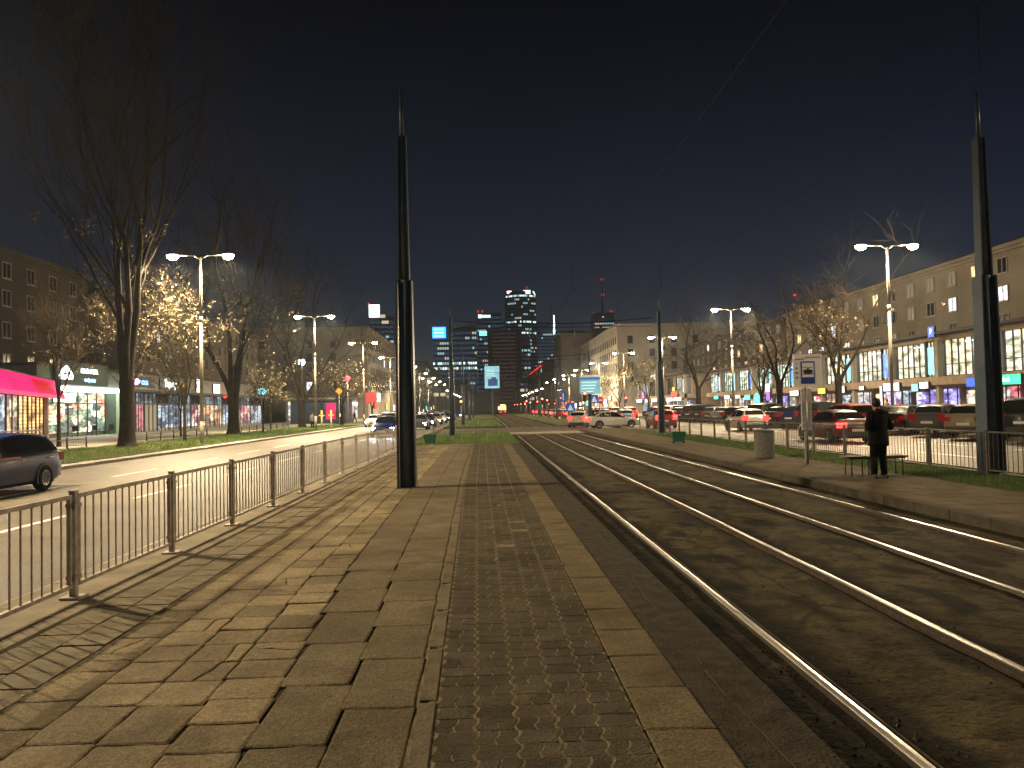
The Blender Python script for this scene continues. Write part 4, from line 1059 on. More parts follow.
# ------------------------------------------------------------------ trees
def grow(seed, height, trunk_r, split, stems, spread, levels, leafp, leaf_s, upright=.5, twig_r=.014, leaf_zone=(0,99), lean=0.):
    rr = random.Random(seed); wood = MB(); tw = MB(); lf = MB()
    stats = [0]
    def seg(p, d, L, r, lev):
        n = 4 if lev < 2 else 3
        q = p.copy(); dd = d.copy(); pts = [q.copy()]
        for i in range(n):
            dd = (dd + Vector((rr.uniform(-1,1), rr.uniform(-1,1), rr.uniform(-.5,1)*upright*1.2))*(.13+.05*lev)).normalized()
            q = q + dd*(L/n); pts.append(q.copy())
        r1 = max(twig_r*.6, r*.58)
        for i in range(n):
            a, b = r+(r1-r)*i/n, r+(r1-r)*(i+1)/n
            (wood if lev < levels-1 else tw).tube(pts[i], pts[i+1], max(a, twig_r*.6), max(b, twig_r*.5), 8 if lev == 0 else (6 if lev < 3 else 3), 0, False)
        if lev >= levels:
            for pnt in pts[1:]:
                if rr.random() < leafp and leaf_zone[0] < pnt.z < leaf_zone[1]:
                    for _ in range(rr.choice((1,2,3))):
                        c = pnt + Vector((rr.uniform(-1,1), rr.uniform(-1,1), rr.uniform(-1,.6)))*.12
                        s = leaf_s*rr.uniform(.6,1.3); e1 = Vector((rr.uniform(-1,1), rr.uniform(-1,1), rr.uniform(-1,1))).normalized(); e2 = e1.cross(Vector((rr.uniform(-1,1),rr.uniform(-1,1),rr.uniform(-1,1)))).normalized()
                        lf.face([c-e1*s, c-e2*s*.6, c+e1*s, c+e2*s*.6])
            return
        nb = 3 if lev < levels-1 else 4
        if lev >= 1: nb = rr.choice((2,3,3,4))
        for b in range(nb):
            i = rr.randint(1, n); base = pts[i] if b else pts[n]
            ax = dd.cross(Vector((rr.uniform(-1,1), rr.uniform(-1,1), rr.uniform(-1,1)))).normalized()
            ang = rr.uniform(.15,.4) if b == 0 else rr.uniform(.45,.95)*spread
            nd = (Matrix.Rotation(ang, 3, ax) @ dd); nd = (nd + Vector((0,0,upright*.25))).normalized()
            seg(base, nd, L*rr.uniform(.55,.82)*(1 if b else 1.05), r1*(1 if b == 0 else .75), lev+1)
    # trunk with flared, knobbly base
    k = 12; zs = [0, .12, .4, 1., 1.8, split*.75, split]
    rad = [1.55, 1.3, 1.12, 1.0, .95, .92, 1.0]
    ringp = []
    for z, q in zip(zs, rad):
        ringp.append([(lean*z+trunk_r*q*(1+.12*noise.noise((math.cos(2*PI*i/k)*2, math.sin(2*PI*i/k)*2, z+seed)))*math.cos(2*PI*i/k), trunk_r*q*(1+.12*noise.noise((math.cos(2*PI*i/k)*2, math.sin(2*PI*i/k)*2, z+seed+9)))*math.sin(2*PI*i/k), z) for i in range(k)])
    k0 = len(wood.v)
    for A in ringp: wood.v += A
    for j in range(len(ringp)-1):
        for i in range(k):
            i2 = (i+1) % k; wood.f.append((k0+j*k+i, k0+j*k+i2, k0+(j+1)*k+i2, k0+(j+1)*k+i)); wood.m.append(0); wood.sm.append(True)
    base = Vector((lean*split, 0, split-.15))
    for i in range(stems):
        a = 2*PI*i/stems+rr.uniform(-.4,.4); tilt = rr.uniform(.1,.42)*spread if stems > 1 else .05
        d = Vector((math.cos(a)*math.sin(tilt), math.sin(a)*math.sin(tilt), math.cos(tilt)))
        seg(base+Vector((math.cos(a), math.sin(a), 0))*trunk_r*.35, d, (height-split)*rr.uniform(.3,.4), trunk_r*(.5 if stems > 1 else .85), 0)
    return wood, tw, lf
_tree = {}
def tree(label, kind, x, y, z, rz=0, sc=1., leafm=None, group='bare street trees', nm='tree'):
    if kind not in _tree:
        P = dict(
          poplar=(19, 25, .42, 3.8, 5, .55, 6, .7, .09, .9, .016, (4.5, 12.5), 0),
          poplar_b=(23, 22, .46, 3.0, 4, 1.05, 6, .35, .12, .7, .016, (4, 12), .02),
          young=(5, 9.0, .085, 2.6, 5, 1.0, 4, 0, .05, .6, .012, (0, 0), 0),
          small=(31, 7.0, .07, 2.1, 4, 1.35, 5, .14, .07, .25, .011, (0, 20), 0),
          ochre=(42, 12.5, .24, 3.0, 4, 1.3, 5, .3, .075, .4, .014, (2, 8), 0),
          ochre_b=(77, 14, .26, 3.2, 3, 1.2, 5, .22, .075, .5, .014, (2, 8), 0),
          sprout=(63, 12.0, .1, 2.6, 5, 1.2, 5, .42, .06, .35, .013, (3.5, 11.5), 0),
          golden=(58, 9.5, .16, 2.4, 4, 1.1, 5, .5, .09, .5, .013, (0, 20), 0),
        )[kind]
        w, tw, lf = grow(*P[:12], P[12])
        lm = leaf_o if kind.startswith('ochre') else leaf_y
        _tree[kind] = (w.mesh('trunk', bark), tw.mesh('twigs', twig), lf.mesh('leaves', lm) if lf.f else None)
    a, b, c = _tree[kind]
    t = thing(nm, label, 'tree', (x, y, z), rz, group); t.scale = (sc, sc, sc)
    link('trunk', a, t); cr = link('crown', b, t)
    if c: link('leaves', c, cr)
    return t
tree('leafy yellow sprouting tree just left of the nearest left lamp post', 'sprout', -19.2, 50.5, -.02, 1.1, .95)
tree('leafy yellow sprouting tree behind the biggest trunk', 'sprout', -24.2, 53.5, -.02, 3.3, 1.05)
tree('biggest tree, thick dark trunk left of the nearest left street lamp', 'poplar', -19.7, 43.6, -.02, 2.2, .97)
tree('second big tree with dark trunk just right of the nearest left lamp', 'poplar_b', -21.2, 66.4, -.02, 1.2)
tree('big leafless tree in front of the far left shops', 'poplar_b', -20.5, 88, -.02, 3.6, .85)
tree('leafless tree left of the third left street lamp', 'ochre_b', -20.5, 112, -.02, 2.0, .8)
tree('young slim tree with fanned bare branches in front of the pink awning', 'young', -24.4, 45.5, 0, .4, 1.15, nm='young_tree')
tree('small spreading tree between the first two big trunks', 'small', -23.3, 60.5, -.02, 0, 1., nm='young_tree')
tree('small tree with white painted trunk beyond the second big tree', 'small', -19.9, 70.5, -.02, 2, .95, nm='young_tree')
tree('small bare tree in front of the dark kiosk', 'small', -21.8, 80, -.02, 4, 1.0, nm='young_tree')
tree('small tree beside the second left street lamp', 'small', -19.8, 95, -.02, 1, 1.1, nm='young_tree')
tree('golden-lit tree beyond the second left street lamp', 'golden', -18.6, 102, -.02, 1, 1., nm='tree')
tree('golden-lit tree against the pale left corner building', 'golden', -18.2, 126, -.02, 3, 1., nm='tree')
tree('golden tree right of the dark platform pole, far down the left road', 'golden', -17, 190, -.02, 2, 1.1, nm='tree')
tree('bare tree far down the left road before the towers', 'ochre_b', -17.5, 215, -.02, 2, 1.2, nm='tree')
tree('ochre-leaved tree just left of the nearest right street lamp', 'ochre', 24.6, 53.5, 0, .5, 1.05)
tree('ochre-leaved tree behind the tram stop sign', 'ochre_b', 25.2, 66, 0, 2.2, 1.05)
tree('bare tree left of the second right street lamp, one branch brightly lit', 'ochre_b', 24.8, 90, 0, 4., 1.15)
tree('ochre-leaved tree between the tram stop sign and the second right lamp', 'ochre', 26.5, 74, 0, 3.3, .8)
tree('bare tree beyond the third right street lamp', 'golden', 24.8, 118, 0, 1, 1.1)
tree('thin bare tree in front of the pale right corner building', 'golden', 24.5, 142, 0, 2, 1.)

# ------------------------------------------------------------------ buildings
plaster = mat('plaster_grey', (.28,.25,.21), .9, n=.18, ns=.25, bump=.2, bs=8)
plaster_b = mat('plaster_brown', (.1,.085,.07), .9, n=.2, ns=.25, bump=.2, bs=8)
plaster_p = mat('plaster_pale', (.42,.39,.35), .9, n=.12, ns=.2)
stone_b = mat('stone_cladding', (.16,.125,.1), .85, n=.2, ns=.5)
roof_m = mat('roof_sheet', (.05,.05,.055), .7, n=.2, ns=.6)
win_dark = mat('window_dark', (.02,.022,.028), .12, spec=.8)
win_warm = emit('window_warm', (1,.72,.38), .9, (.5,.3,.12), 1.2, sample=False)
win_white = emit('window_white', (.95,.97,1), .9, (.4,.42,.5), 1.5, sample=False)
win_dim = emit('window_dim', (.5,.4,.3), .12, sample=False)
frame_m = mat('window_frame', (.35,.33,.3), .6)
_win = {}
def win_mesh(w, h, m):
    key = (w, h, m.name)
    if key not in _win:
        g = MB(); g.box(-w/2, w/2, -.02, .05, 0, h); _win[key] = g.mesh('window', m)
        g = MB(); a = .07
        g.box(-w/2-.03, -w/2+a, -.07, .03, -.03, h+.03); g.box(w/2-a, w/2+.03, -.07, .03, -.03, h+.03); g.box(-w/2+a, w/2-a, -.07, .03, h-a, h+.03); g.box(-w/2+a, w/2-a, -.07, .03, -.03, a)
        g.box(-.04, .04, -.065, .03, a, h-a)
        _win[key+('f',)] = g.mesh('frame', frame_m)
        g = MB(); g.box(-w/2-.12, w/2+.12, -.16, .03, -.1, -.033); _win[key+('s',)] = g.mesh('sill', frame_m)
    return _win[key], _win[key+('f',)], _win[key+('s',)]
def put_window(root, x, y, z, rz, w, h, m, sub=True):
    a, b, c = win_mesh(w, h, m)
    o = link('window', a, root, (x, y, z), rz)
    if sub: link('frame', b, o); link('sill', c, o)
def block(label, name, x0, x1, y0, y1, H, wall, face, pitch, rows, w=1.4, h=1.6, lit=.15, z0=0., endwin=0, seed=1, cornice=True, sub=True, hip=True, litm=None, cat='building', forced=()):
    """face: -1 street side looks to -x (right of the road), +1 looks to +x (left of the road)"""
    rr = random.Random(seed)
    t = thing(name, label, cat, ((x0+x1)/2, (y0+y1)/2, 0)); ox, oy = (x0+x1)/2, (y0+y1)/2
    hw, hd = (x1-x0)/2, (y1-y0)/2
    g = MB(); g.box(-hw, hw, -hd, hd, -.4, H); g.build('wall', wall, t)
    if cornice:
        g = MB(); g.box(-hw-.45, hw+.45, -hd-.45, hd+.45, H, H+.35); g.box(-hw-.22, hw+.22, -hd-.22, hd+.22, H-.3, H-.002); g.build('cornice', wall, t)
    g = MB(); z = H+(.352 if cornice else .0)
    P = [(-hw-.3,-hd-.3,z),(hw+.3,-hd-.3,z),(hw+.3,hd+.3,z),(-hw-.3,hd+.3,z)]; q = min(hw, hd)*.6
    T = [(-hw+q,-hd+q,z+1.3),(hw-q,-hd+q,z+1.3),(hw-q,hd-q,z+1.3),(-hw+q,hd-q,z+1.3)]
    for j in range(4): g.face([P[j], P[(j+1)%4], T[(j+1)%4], T[j]])
    g.face(T); g.face(P[::-1]); rf = g.build('roof', roof_m, t)
    for c in range(max(1, int(hd/14))):
        g = MB(); cy = -hd+7+c*14+rr.uniform(-2,2); g.cbox(rr.uniform(-hw*.4, hw*.4), cy, z+1.4, 1.2, .9, 1.6); g.build('chimney', wall, rf)
    fx = -hw-.03 if face < 0 else hw+.03; rz = -PI/2 if face < 0 else PI/2
    n = int((y1-y0-1.5)/pitch); cnt = 0
    for rw in rows:
        for i in range(n):
            y = -hd+.75+pitch*(i+.5)
            v = rr.random(); m = win_dark
            if v < lit: m = rr.choice([win_warm, win_warm, win_white])
            elif v < lit*1.8: m = win_dim
            if cnt < 98: put_window(t, fx, y, rw, rz, w, h, m, sub)
            cnt += 1
    if endwin:
        ne = int((x1-x0-1)/endwin)
        for rw in rows:
            for i in range(ne):
                v = rr.random(); m = win_white if v < lit*.6 else (win_warm if v < lit*.9 else win_dark)
                put_window(t, -hw+.5+endwin*(i+.5), -hd-.03, rw, 0, w, h, m, sub)
    return t
# right: apartment blocks above the shop row
block('long grey apartment block above the glazed shops, nearest on the right', 'apartment_block', 48, 60, 44, 122, 15.4, plaster, -1, 3.9, (8.0, 10.6, 13.2), lit=.3, seed=14, h=1.45)
block('brown-grey apartment block above the shops, farther along the right row', 'apartment_block', 48, 60, 122.6, 186, 14.9, plaster_b, -1, 4.0, (8.0, 10.5, 13.0), lit=.12, seed=8, sub=True, h=1.4)
# left: apartment blocks behind the shop pavilions
block('dark brown apartment block behind the pink awning', 'apartment_block', -60, -48, 56, 96, 18.4, plaster_b, 1, 4.2, (6.6, 9.8, 13.0, 15.8), lit=.1, seed=5)
block('grey apartment block behind the second big tree on the left', 'apartment_block', -60, -48, 104, 166, 17.6, plaster, 1, 3.3, (6.4, 9.4, 12.4, 15.0), w=1.1, h=1.7, lit=.03, seed=9)
# corner buildings
b = block('pale corner building with end wall facing us on the right', 'corner_building', 32.6, 74, 190, 262, 21.5, plaster_p, -1, 3.2, (7.4, 10.6, 13.8, 17.0), w=1.3, h=1.9, lit=.03, endwin=5.4, seed=30, sub=False)
g = MB(); g.box(-20.9,20.9,-36.2,36.2,13.0,13.25); g.box(-20.95,20.95,-36.25,36.25,6.2,6.6); g.build('string_course', plaster_p, b)
b = block('corner building with pale lit street side, far down the left road', 'corner_building', -56, -27.8, 186, 262, 21.5, plaster, 1, 3.2, (7.0, 10.6, 13.8, 17.0), w=1.3, h=1.9, lit=.03, endwin=5.6, seed=31, sub=False)
block('tall pale slab building beyond the right corner building', 'slab_building', 29.5, 42, 300, 330, 30, plaster_p, -1, 3.6, (8,12,16,20,24), lit=.04, seed=33, sub=False, cornice=True, cat='building')
block('dark slab building right of the tall pale one', 'slab_building', 42.6, 62, 306, 340, 31.5, stone_b, -1, 3.6, (8,12,16,20,24), lit=.06, endwin=4, seed=34, sub=False, cat='building')
block('low brown street building with red lit roof line, far right', 'street_building', 26, 40, 350, 480, 22, plaster_b, -1, 4.5, (6,10,14,18), lit=.15, seed=35, sub=False)
block('dim street building beyond the left corner building', 'street_building', -44, -29, 275, 380, 22, stone_b, 1, 4.5, (6,10,14,18), lit=.12, seed=36, sub=False)
block('dim far street building at the end of the left road', 'street_building', -46, -30, 400, 520, 26, stone_b, 1, 5, (6,10,14,18,22), lit=.2, seed=37, sub=False)
neon = emit('neon_red', (1,.03,.02), .5, sample=False)
for nm, lb, x, y0, y1, z, m in (('roof_neon','red neon line along the far right roof edge', 25.4, 350, 440, 20.5, neon),):
    g = MB(); g.box(x-.15, x+.15, y0, y1, z, z+.5); tag(g.build(nm, m), lb, 'neon light')
# pale blue vertical light strip beside the left corner building
t = thing('light_tower', 'tall pale blue lit strip on the corner left of the dark platform pole', 'light sign', (-27.2, 263.5, 0))
g = MB(); g.box(-1.2,1.2,-.5,.5,1,20); g.build('mast', stone_b, t)
g = MB(); 
for k in range(7): g.box(-1.0,1.0,-.56,-.5,2+k*2.5,4.3+k*2.5)
g.build('light_panel', emit('panel_blue', (.35,.6,1), 1.1, (.1,.25,.6), .5, sample=False), t)

# right shop pavilion with glazed upper floor, 8 m bays
pav_wall = mat('pavilion_stone', (.24,.19,.15), .8, n=.2, ns=.8)
mull = mat('mullion_brown', (.06,.05,.045), .5)
up_in = interior('upper_interior', [(.85,.75,.45),(.95,.85,.55),(.7,.7,.5),(1,.93,.7),(.6,.6,.42)], 1.3, .5)
up_in2 = interior('upper_interior_green', [(.65,.8,.6),(.8,.9,.7),(.5,.65,.5),(.9,1,.85),(.45,.6,.5)], 1.4, .5)
panels = [emit('panel_cyan', (.3,.85,1), 0.68, (.1,.45,.9), .8), emit('panel_cyan_b', (.12,.6,.95), 0.63, (.02,.2,.8), 1.2), emit('panel_blue_r', (.2,.45,1), 0.54, (.02,.1,.7), 1.5), emit('panel_pale', (.65,.85,1), 0.59, (.15,.35,.9), 1.1), emit('panel_aqua', (.35,.95,.95), 0.54, (.1,.5,.6), 1.)]
shopin = [interior('shop_white', [(1,.95,.85),(.6,.65,.75),(.15,.15,.2),(.9,.8,.65),(.3,.25,.25)], .85, .7),
          interior('shop_violet', [(.45,.4,1),(.7,.65,1),(.25,.2,.6),(.85,.85,1)], .95, .8),
          interior('shop_warm', [(1,.7,.4),(.9,.5,.25),(.3,.2,.15),(1,.85,.6)], .9, .8),
          interior('shop_cool', [(.5,.65,.75),(.2,.25,.35),(.8,.9,1),(.1,.12,.15)], .7, .9),
          interior('shop_red', [(.9,.2,.25),(1,.7,.6),(.3,.1,.15),(1,.9,.8)], .8, .9)]
lightbox = [emit('box_white', (1,.97,.98), 1.20, sample=False), emit('box_lilac', (.8,.78,1), 1.10, sample=False), emit('box_green', (.03,.8,.4), 0.80, (.02,.5,.3), 1, sample=False), emit('box_yellow', (1,.62,.05), 0.90, sample=False),
            emit('box_purple', (.3,.1,.85), 0.60, sample=False), emit('box_blue', (.02,.12,.75), 0.60, sample=False), emit('box_red', (1,.05,.04), 1.00, sample=False), emit('box_aqua', (.1,.95,.75), 0.85, sample=False), emit('box_pink', (1,.2,.6), 0.60, sample=False), emit('box_warm', (1,.8,.5), 1.20, sample=False), emit('box_teal', (.3,.7,.75), 0.45, sample=False)]
def pavilion(label, y0, nb, bay, X, seed, style):
    rr = random.Random(seed)
    t = thing('shop_pavilion', label, 'shop building', (X, y0, 0)); L = nb*bay
    g = MB(); g.box(.35, 9.5, 0, L, 2.9, 3.7); g.box(.0, .35, 0, L, 2.95, 3.66); g.box(.35, 9.5, 0, L, 6.95, 7.4); g.box(1.2, 9.5, 0, L, -.2, .05); g.box(2.6, 9.5, .01, L-.01, .05, 2.9); g.box(1.6, 9.5, .01, L-.01, 3.7, 6.95); g.build('wall', pav_wall, t)
    g = MB(); g.box(-.5, 9.7, -.3, L+.3, 7.4, 7.6); g.build('roof', roof_m, t)
    for i in range(nb):
        y = i*bay
        g = MB(); g.box(.3, .75, y, y+.45, 0, 6.95); g.build('column', mat('pavilion_column', (.27,.24,.2), .8, n=.15, ns=1), t)
        # upper glazing
        dark = style == 'b' and rr.random() < .2
        m = up_in if i < 7 else up_in2
        g = MB(); g.box(1.05, 1.15, y+2.1, y+bay-.05, 3.8, 6.9); pn = g.build('glazing', m if not dark else glass_d, t)
        g = MB(); n = 6
        for k in range(n+1): g.box(.9, 1.04, y+2.1+(bay-2.2)*k/n, y+2.16+(bay-2.2)*k/n, 3.71, 6.94)
        g.box(.92, 1.03, y+2.1, y+bay-.05, 4.72, 4.8); g.box(.92, 1.03, y+2.1, y+bay-.05, 3.71, 3.8); g.build('mullions', mull, pn)
        # ceiling tube seen through the glass
        g = MB(); g.box(.98, 1.04, y+3.4, y+5.0, 6.55, 6.65); g.build('ceiling_light', lightbox[0], pn)
        # coloured light panel
        if style == 'a' or i % 2 == 0:
            g = MB(); w = 1.15; g.box(.45, .6, y+.65, y+.65+w, 3.95, 6.4); g.build('light_panel', panels[(i*3+seed) % 5], t)
        g = MB(); g.box(.3, .62, y+.5, y+.56, 3.71, 6.94); g.box(.3, .62, y+1.9, y+1.96, 3.71, 6.94); g.build('fin', mull, t)
        # ground floor shop window
        m = shopin[(i*2+seed) % len(shopin)] if style == 'a' else shopin[rr.choice((0,0,2,4,3))]
        g = MB(); g.box(2.4, 2.5, y+.6, y+bay*.62, .35, 2.6); sw = g.build('shop_window', m, t)
        g = MB(); 
        for k in range(4): g.box(2.3, 2.395, y+.6+(bay*.62-.6)*k/3-.03, y+.6+(bay*.62-.6)*k/3+.03, .2, 2.7)
        g.build('frame', mull, sw)
        g = MB(); g.box(2.4, 2.5, y+bay*.68, y+bay*.92, .05, 2.4); g.build('door', shopin[(i+3) % len(shopin)], t)
    return t
pav = pavilion('near glazed shop pavilion with blue light panels between its upper windows', 44, 12, 8.0, 40, 0, 'a')
def sign_box(label, x, y, z, w, h, m, face=-1, txt=None, tm=None, ts=.5, nm='shop_sign', cat='sign', dep=.18, group=None):
    """face -1: looks to -x; +1: to +x; 0: looks to -y"""
    t = thing(nm, label, cat, (x, y, z), -PI/2 if face < 0 else (PI/2 if face > 0 else 0), group)
    g = MB(); g.box(-w/2-.04, w/2+.04, 0, dep, -.04, h+.04); g.build('case', trim_m, t)
    g = MB(); g.box(-w/2, w/2, -.03, -.001, 0, h); g.build('face_panel', m, t)
    if txt: text(txt, ts, tm or black_p, t, (0, -.05, h/2))
    return t
LB = lightbox
SG = (  # label, y, z, w, h, material, text
 ('green lit shop sign at the right edge of the photo', 58.2, 2.35, 3.4, .75, LB[2], 'kebab', LB[0], .5),
 ('dark blue lit sign left of the green shop sign', 62.0, 2.3, 2.0, .7, LB[5], None, None, 0),
 ('small white lit sign right of the long white one', 69.3, 2.35, 1.3, .55, LB[0], None, None, 0),
 ('pale teal lit sign between two white signs', 70.8, 2.1, 1.1, .7, LB[10], None, None, 0),
 ('long white glaring sign above the violet shop window', 75.0, 2.25, 2.9, .75, LB[1], None, None, 0),
 ('small white lit box above the tree display', 81.0, 2.5, .9, .35, LB[0], None, None, 0),
 ('small square white sign right of the yellow lamp', 85.5, 2.3, 1.0, .7, LB[0], None, None, 0),
 ('yellow lit sign just right of the nearest right lamp post', 90.8, 2.3, 1.9, .6, LB[3], None, None, 0),
 ('slanting white lit sign above the person in black', 99.0, 2.2, 2.6, .6, LB[0], None, None, 0),
 ('white lit square above the purple square', 108.3, 2.9, 1.4, 1.1, LB[0], None, None, 0),
 ('purple lit square below the white square', 108.3, 1.7, 1.4, 1.1, LB[4], None, None, 0),
 ('aqua green lit sign behind the ochre tree', 117, 1.9, 2.4, .7, LB[7], None, None, 0),
 ('white strip sign left of the aqua green one', 121.5, 2.2, 2.2, .45, LB[0], None, None, 0),
 ('white lit sign behind the tram stop board', 127, 2.2, 2.6, .5, LB[1], None, None, 0),
 ('mint strip sign at the far end of the glazed pavilion', 133, 2.2, 2.4, .5, LB[7], None, None, 0))
for (lb, y, z, w, h, m, tx, tm, ts) in SG: sign_box(lb, 39.7, y, z+.35, w, h, m, -1, tx, tm, ts or .5)
sign_box('vertical white light strip beside the violet shop window', 39.72, 77.0, .5, .3, 2.6, LB[0])
sign_box('violet shop poster window under the long white sign', 39.73, 74.6, .3, 2.7, 2.2, shopin[1])
sign_box('round blue sign on the upper glazing near the right dark pole', 39.5, 67.5, 7.2, .9, .9, LB[5], -1, 'P', LB[0], .7)
# arch of green light
t = thing('light_arch', 'mint green light arch at a shop door behind the ochre tree', 'light sign', (39.6, 112.6, 0), -PI/2)
g = MB(); P_ = [(-.9,0,0),(-.9,0,2.0),(-.6,0,2.7),(0,0,3.0),(.6,0,2.7),(.9,0,2.0),(.9,0,0)]; g.path(P_, .2, 8); g.build('tube', LB[7], t)
# second shop row on the right with white-lit fronts and a red sign
pav2 = pavilion('far shop row with white lit fascia, beyond the second right lamp', 141, 6, 8.0, 36, 3, 'b')
sign_box('red roof sign with yellow top on the far shop row', 35.6, 146, 3.2, 4.6, 1.0, LB[6]); sign_box('yellow disc sign above the red roof sign', 35.5, 146, 4.3, 1.7, .7, LB[3])
for i, (y, w, m, lb) in enumerate(((144, 5.5, LB[9], 'first bright fascia strip under the red roof sign'), (150.5, 5, LB[0], 'second bright fascia strip left of the red roof sign'), (157, 5, LB[0], 'third bright fascia strip of the far shop row'), (164, 5, LB[0], 'fourth bright fascia strip of the far shop row'), (171, 5, LB[1], 'fifth bright fascia strip of the far shop row'), (180, 6, LB[0], 'sixth bright fascia strip of the far shop row, farthest'))):
    sign_box(lb, 35.7, y, 2.45, w, .6, m)
sign_box('pink round-ish lit sign on the far shop row', 35.6, 175, 3.3, 2.2, 1.6, LB[8])

# left shop pavilion
lw = mat('kiosk_wall', (.12,.14,.13), .7, n=.15, ns=1)
lg = mat('kiosk_grey', (.3,.3,.29), .7, n=.12, ns=1)
navy_p = mat('fascia_navy', (.02,.035,.07), .5)
green_in = interior('green_shop_interior', [(.8,.35,.25),(.12,.16,.12),(.9,.75,.45),(.2,.3,.2),(.95,.45,.25),(.9,.9,.7),(.08,.1,.09)], 1.5, 1.3)
wood_in = interior('wood_slat_interior', [(1,.6,.22),(.9,.52,.2),(.95,.58,.22)], 1.3, .35)
pink_in = interior('pink_shop_interior', [(1,.35,.4),(.9,.3,.35),(1,.6,.65),(.8,.25,.3)], .8, .8)
t = thing('shop_pavilion', 'low shop building with lit green white ceiling edge between pink awning and big tree', 'shop building', (-36, 64.2, 0))
g = MB(); g.box(-10, -1.6, 0, 14, 0, 4.0); g.box(-10, 0, 0, 14, 4.2, 6.0); g.box(-10, 0, -.3, 0, 0, 6.0); g.box(-10, 0, 14, 14.3, 0, 6.0); g.build('wall', lw, t)
g = MB(); g.box(-10.2, .25, -.5, 14.5, 6, 6.2); g.build('roof', roof_m, t)
g = MB(); g.box(-1.58, .2, .1, 13.9, 4.0, 4.2); g.build('lit_soffit', emit('soffit_green_white', (.7,1,.72), 2.0), t)
g = MB(); g.box(.2, .3, -.2, 14.2, 3.98, 4.35); g.build('light_strip', emit('strip_green_white', (.85,1,.85), 4.5), t)
g = MB(); g.box(-1.5, -1.4, .1, 13.9, .3, 3.9); gl = g.build('glazing', green_in, t)
g = MB()
for k in range(9): g.box(-1.39, -1.28, .1+k*1.7, .2+k*1.7, 0, 4)
g.box(-1.38, -1.3, .1, 13.9, 2.9, 3.0); g.build('mullions', mull, gl)
for k in (0, 13.6):
    g = MB(); g.box(-.2, .15, k, k+.35, 0, 4.0); g.build('pillar', mat('pillar_pale', (.5,.55,.45), .6), t)
t = sign_box('dark green lit fascia sign with white emblem and two lines of lettering', -35.7, 70.6, 4.55, 9.0, 1.9, mat('fascia_green', (.01,.05,.05), .5), 1)
wl = emit('letters_white', (.95,1,1), 2.6, sample=False); wc = emit('letters_cyan', (.35,.75,1), 2.4, sample=False)
g = MB(); P_ = [(-.75+.75*(1-math.cos(a))*0-0, 0, 0) for a in (0,)]
em = [(-3.9,.4),(-1.9,.4),(-1.75,.7),(-2.15,1.2),(-2.9,1.6),(-3.65,1.2),(-4.05,.7)]
g.face([(p[0], -.05, p[1]) for p in em]); emo = g.build('emblem', wl, t)
g = MB()
for (a, b) in (((-3.35,.6),(-2.9,1.3)),((-2.9,1.3),(-2.45,.6)),((-3.3,.85),(-2.5,.85))):
    g.tube((a[0],-.07,a[1]),(b[0],-.07,b[1]),.05,.05,4)
g.build('emblem_strokes', navy_p, emo)
text('HAIR & SPA', .6, wl, t, (1.0, -.06, 1.22), bold=.01); text('twój salon', .46, wc, t, (1.1, -.06, .45), bold=.015)
sign_box('white lit hanging lamp box inside the green shop front', -36.6, 69.2, 3.05, 3.4, .75, emit('box_greenwhite', (.9,1,.9), 3, sample=False), 1)
# terrace furniture and a-board in front of the green shop
for lb, y in (('dark cafe chair by the green shop, left one', 66.2), ('dark cafe chair by the green shop, middle one', 69.5), ('dark cafe chair by the green shop, right one', 72.6)):
    t = thing('cafe_chair', lb, 'chair', (-34.2, y, .02), .4, 'cafe chairs in front of the green shop')
    g = MB(); g.box(-.22,.22,-.22,.22,.43,.47); g.build('seat', trim_m, t); g = MB(); g.box(-.22,.22,.19,.22,.52,.95); g.build('backrest', trim_m, t)
    for sx in (-.19,.19):
        for sy in (-.19,.19): g = MB(); g.tube((sx,sy,0),(sx,sy,.95 if sy > 0 else .43),.015); g.build('leg', trim_m, t)
t = thing('pavement_board', 'pale green folding menu board in front of the green shop', 'menu board', (-33.6, 74.0, .02), PI/2+.2)
for s in (-1, 1):
    g = MB(); g.face([(-.45,s*.3,0),(.45,s*.3,0),(.4,s*.03,1.25),(-.4,s*.03,1.25)][::-s]); g.face([(-.45,s*.27,0),(.45,s*.27,0),(.4,s*.0,1.25),(-.4,s*.0,1.25)][::s]); g.build('panel', mat('board_mint', (.5,.7,.55), .5, n=.15, ns=4), t)
# grey pavilion with several small shops
t = thing('shop_pavilion', 'long grey shop pavilion right of the big tree with many small lit signs', 'shop building', (-36, 79, 0))
g = MB(); g.box(-10, -.6, 0, 50, 0, 4.3); g.box(-10, 0, 0, 50, 4.3, 6.1); g.build('wall', lg, t)
g = MB(); g.box(-10.2, .25, -.2, 50.3, 6.1, 6.28); g.build('roof', roof_m, t)
g = MB(); g.box(.0, .9, 0, 50, 4.15, 4.4); g.build('canopy', navy_p, t)
cells = [(0,3.4,pink_in),(3.6,5.4,pink_in),(5.7,8.8,mat('grey_panel', (.3,.3,.3), .6)),(9,12,shopin[3]),(12.4,15,shopin[3]),(15.3,18.6,shopin[0]),(18.9,22,shopin[4]),(22.4,27,shopin[2]),(27.4,30,shopin[2]),(30.5,34,shopin[3]),(34.4,38,shopin[0]),(38.4,43,shopin[4]),(43.4,49,shopin[3])]
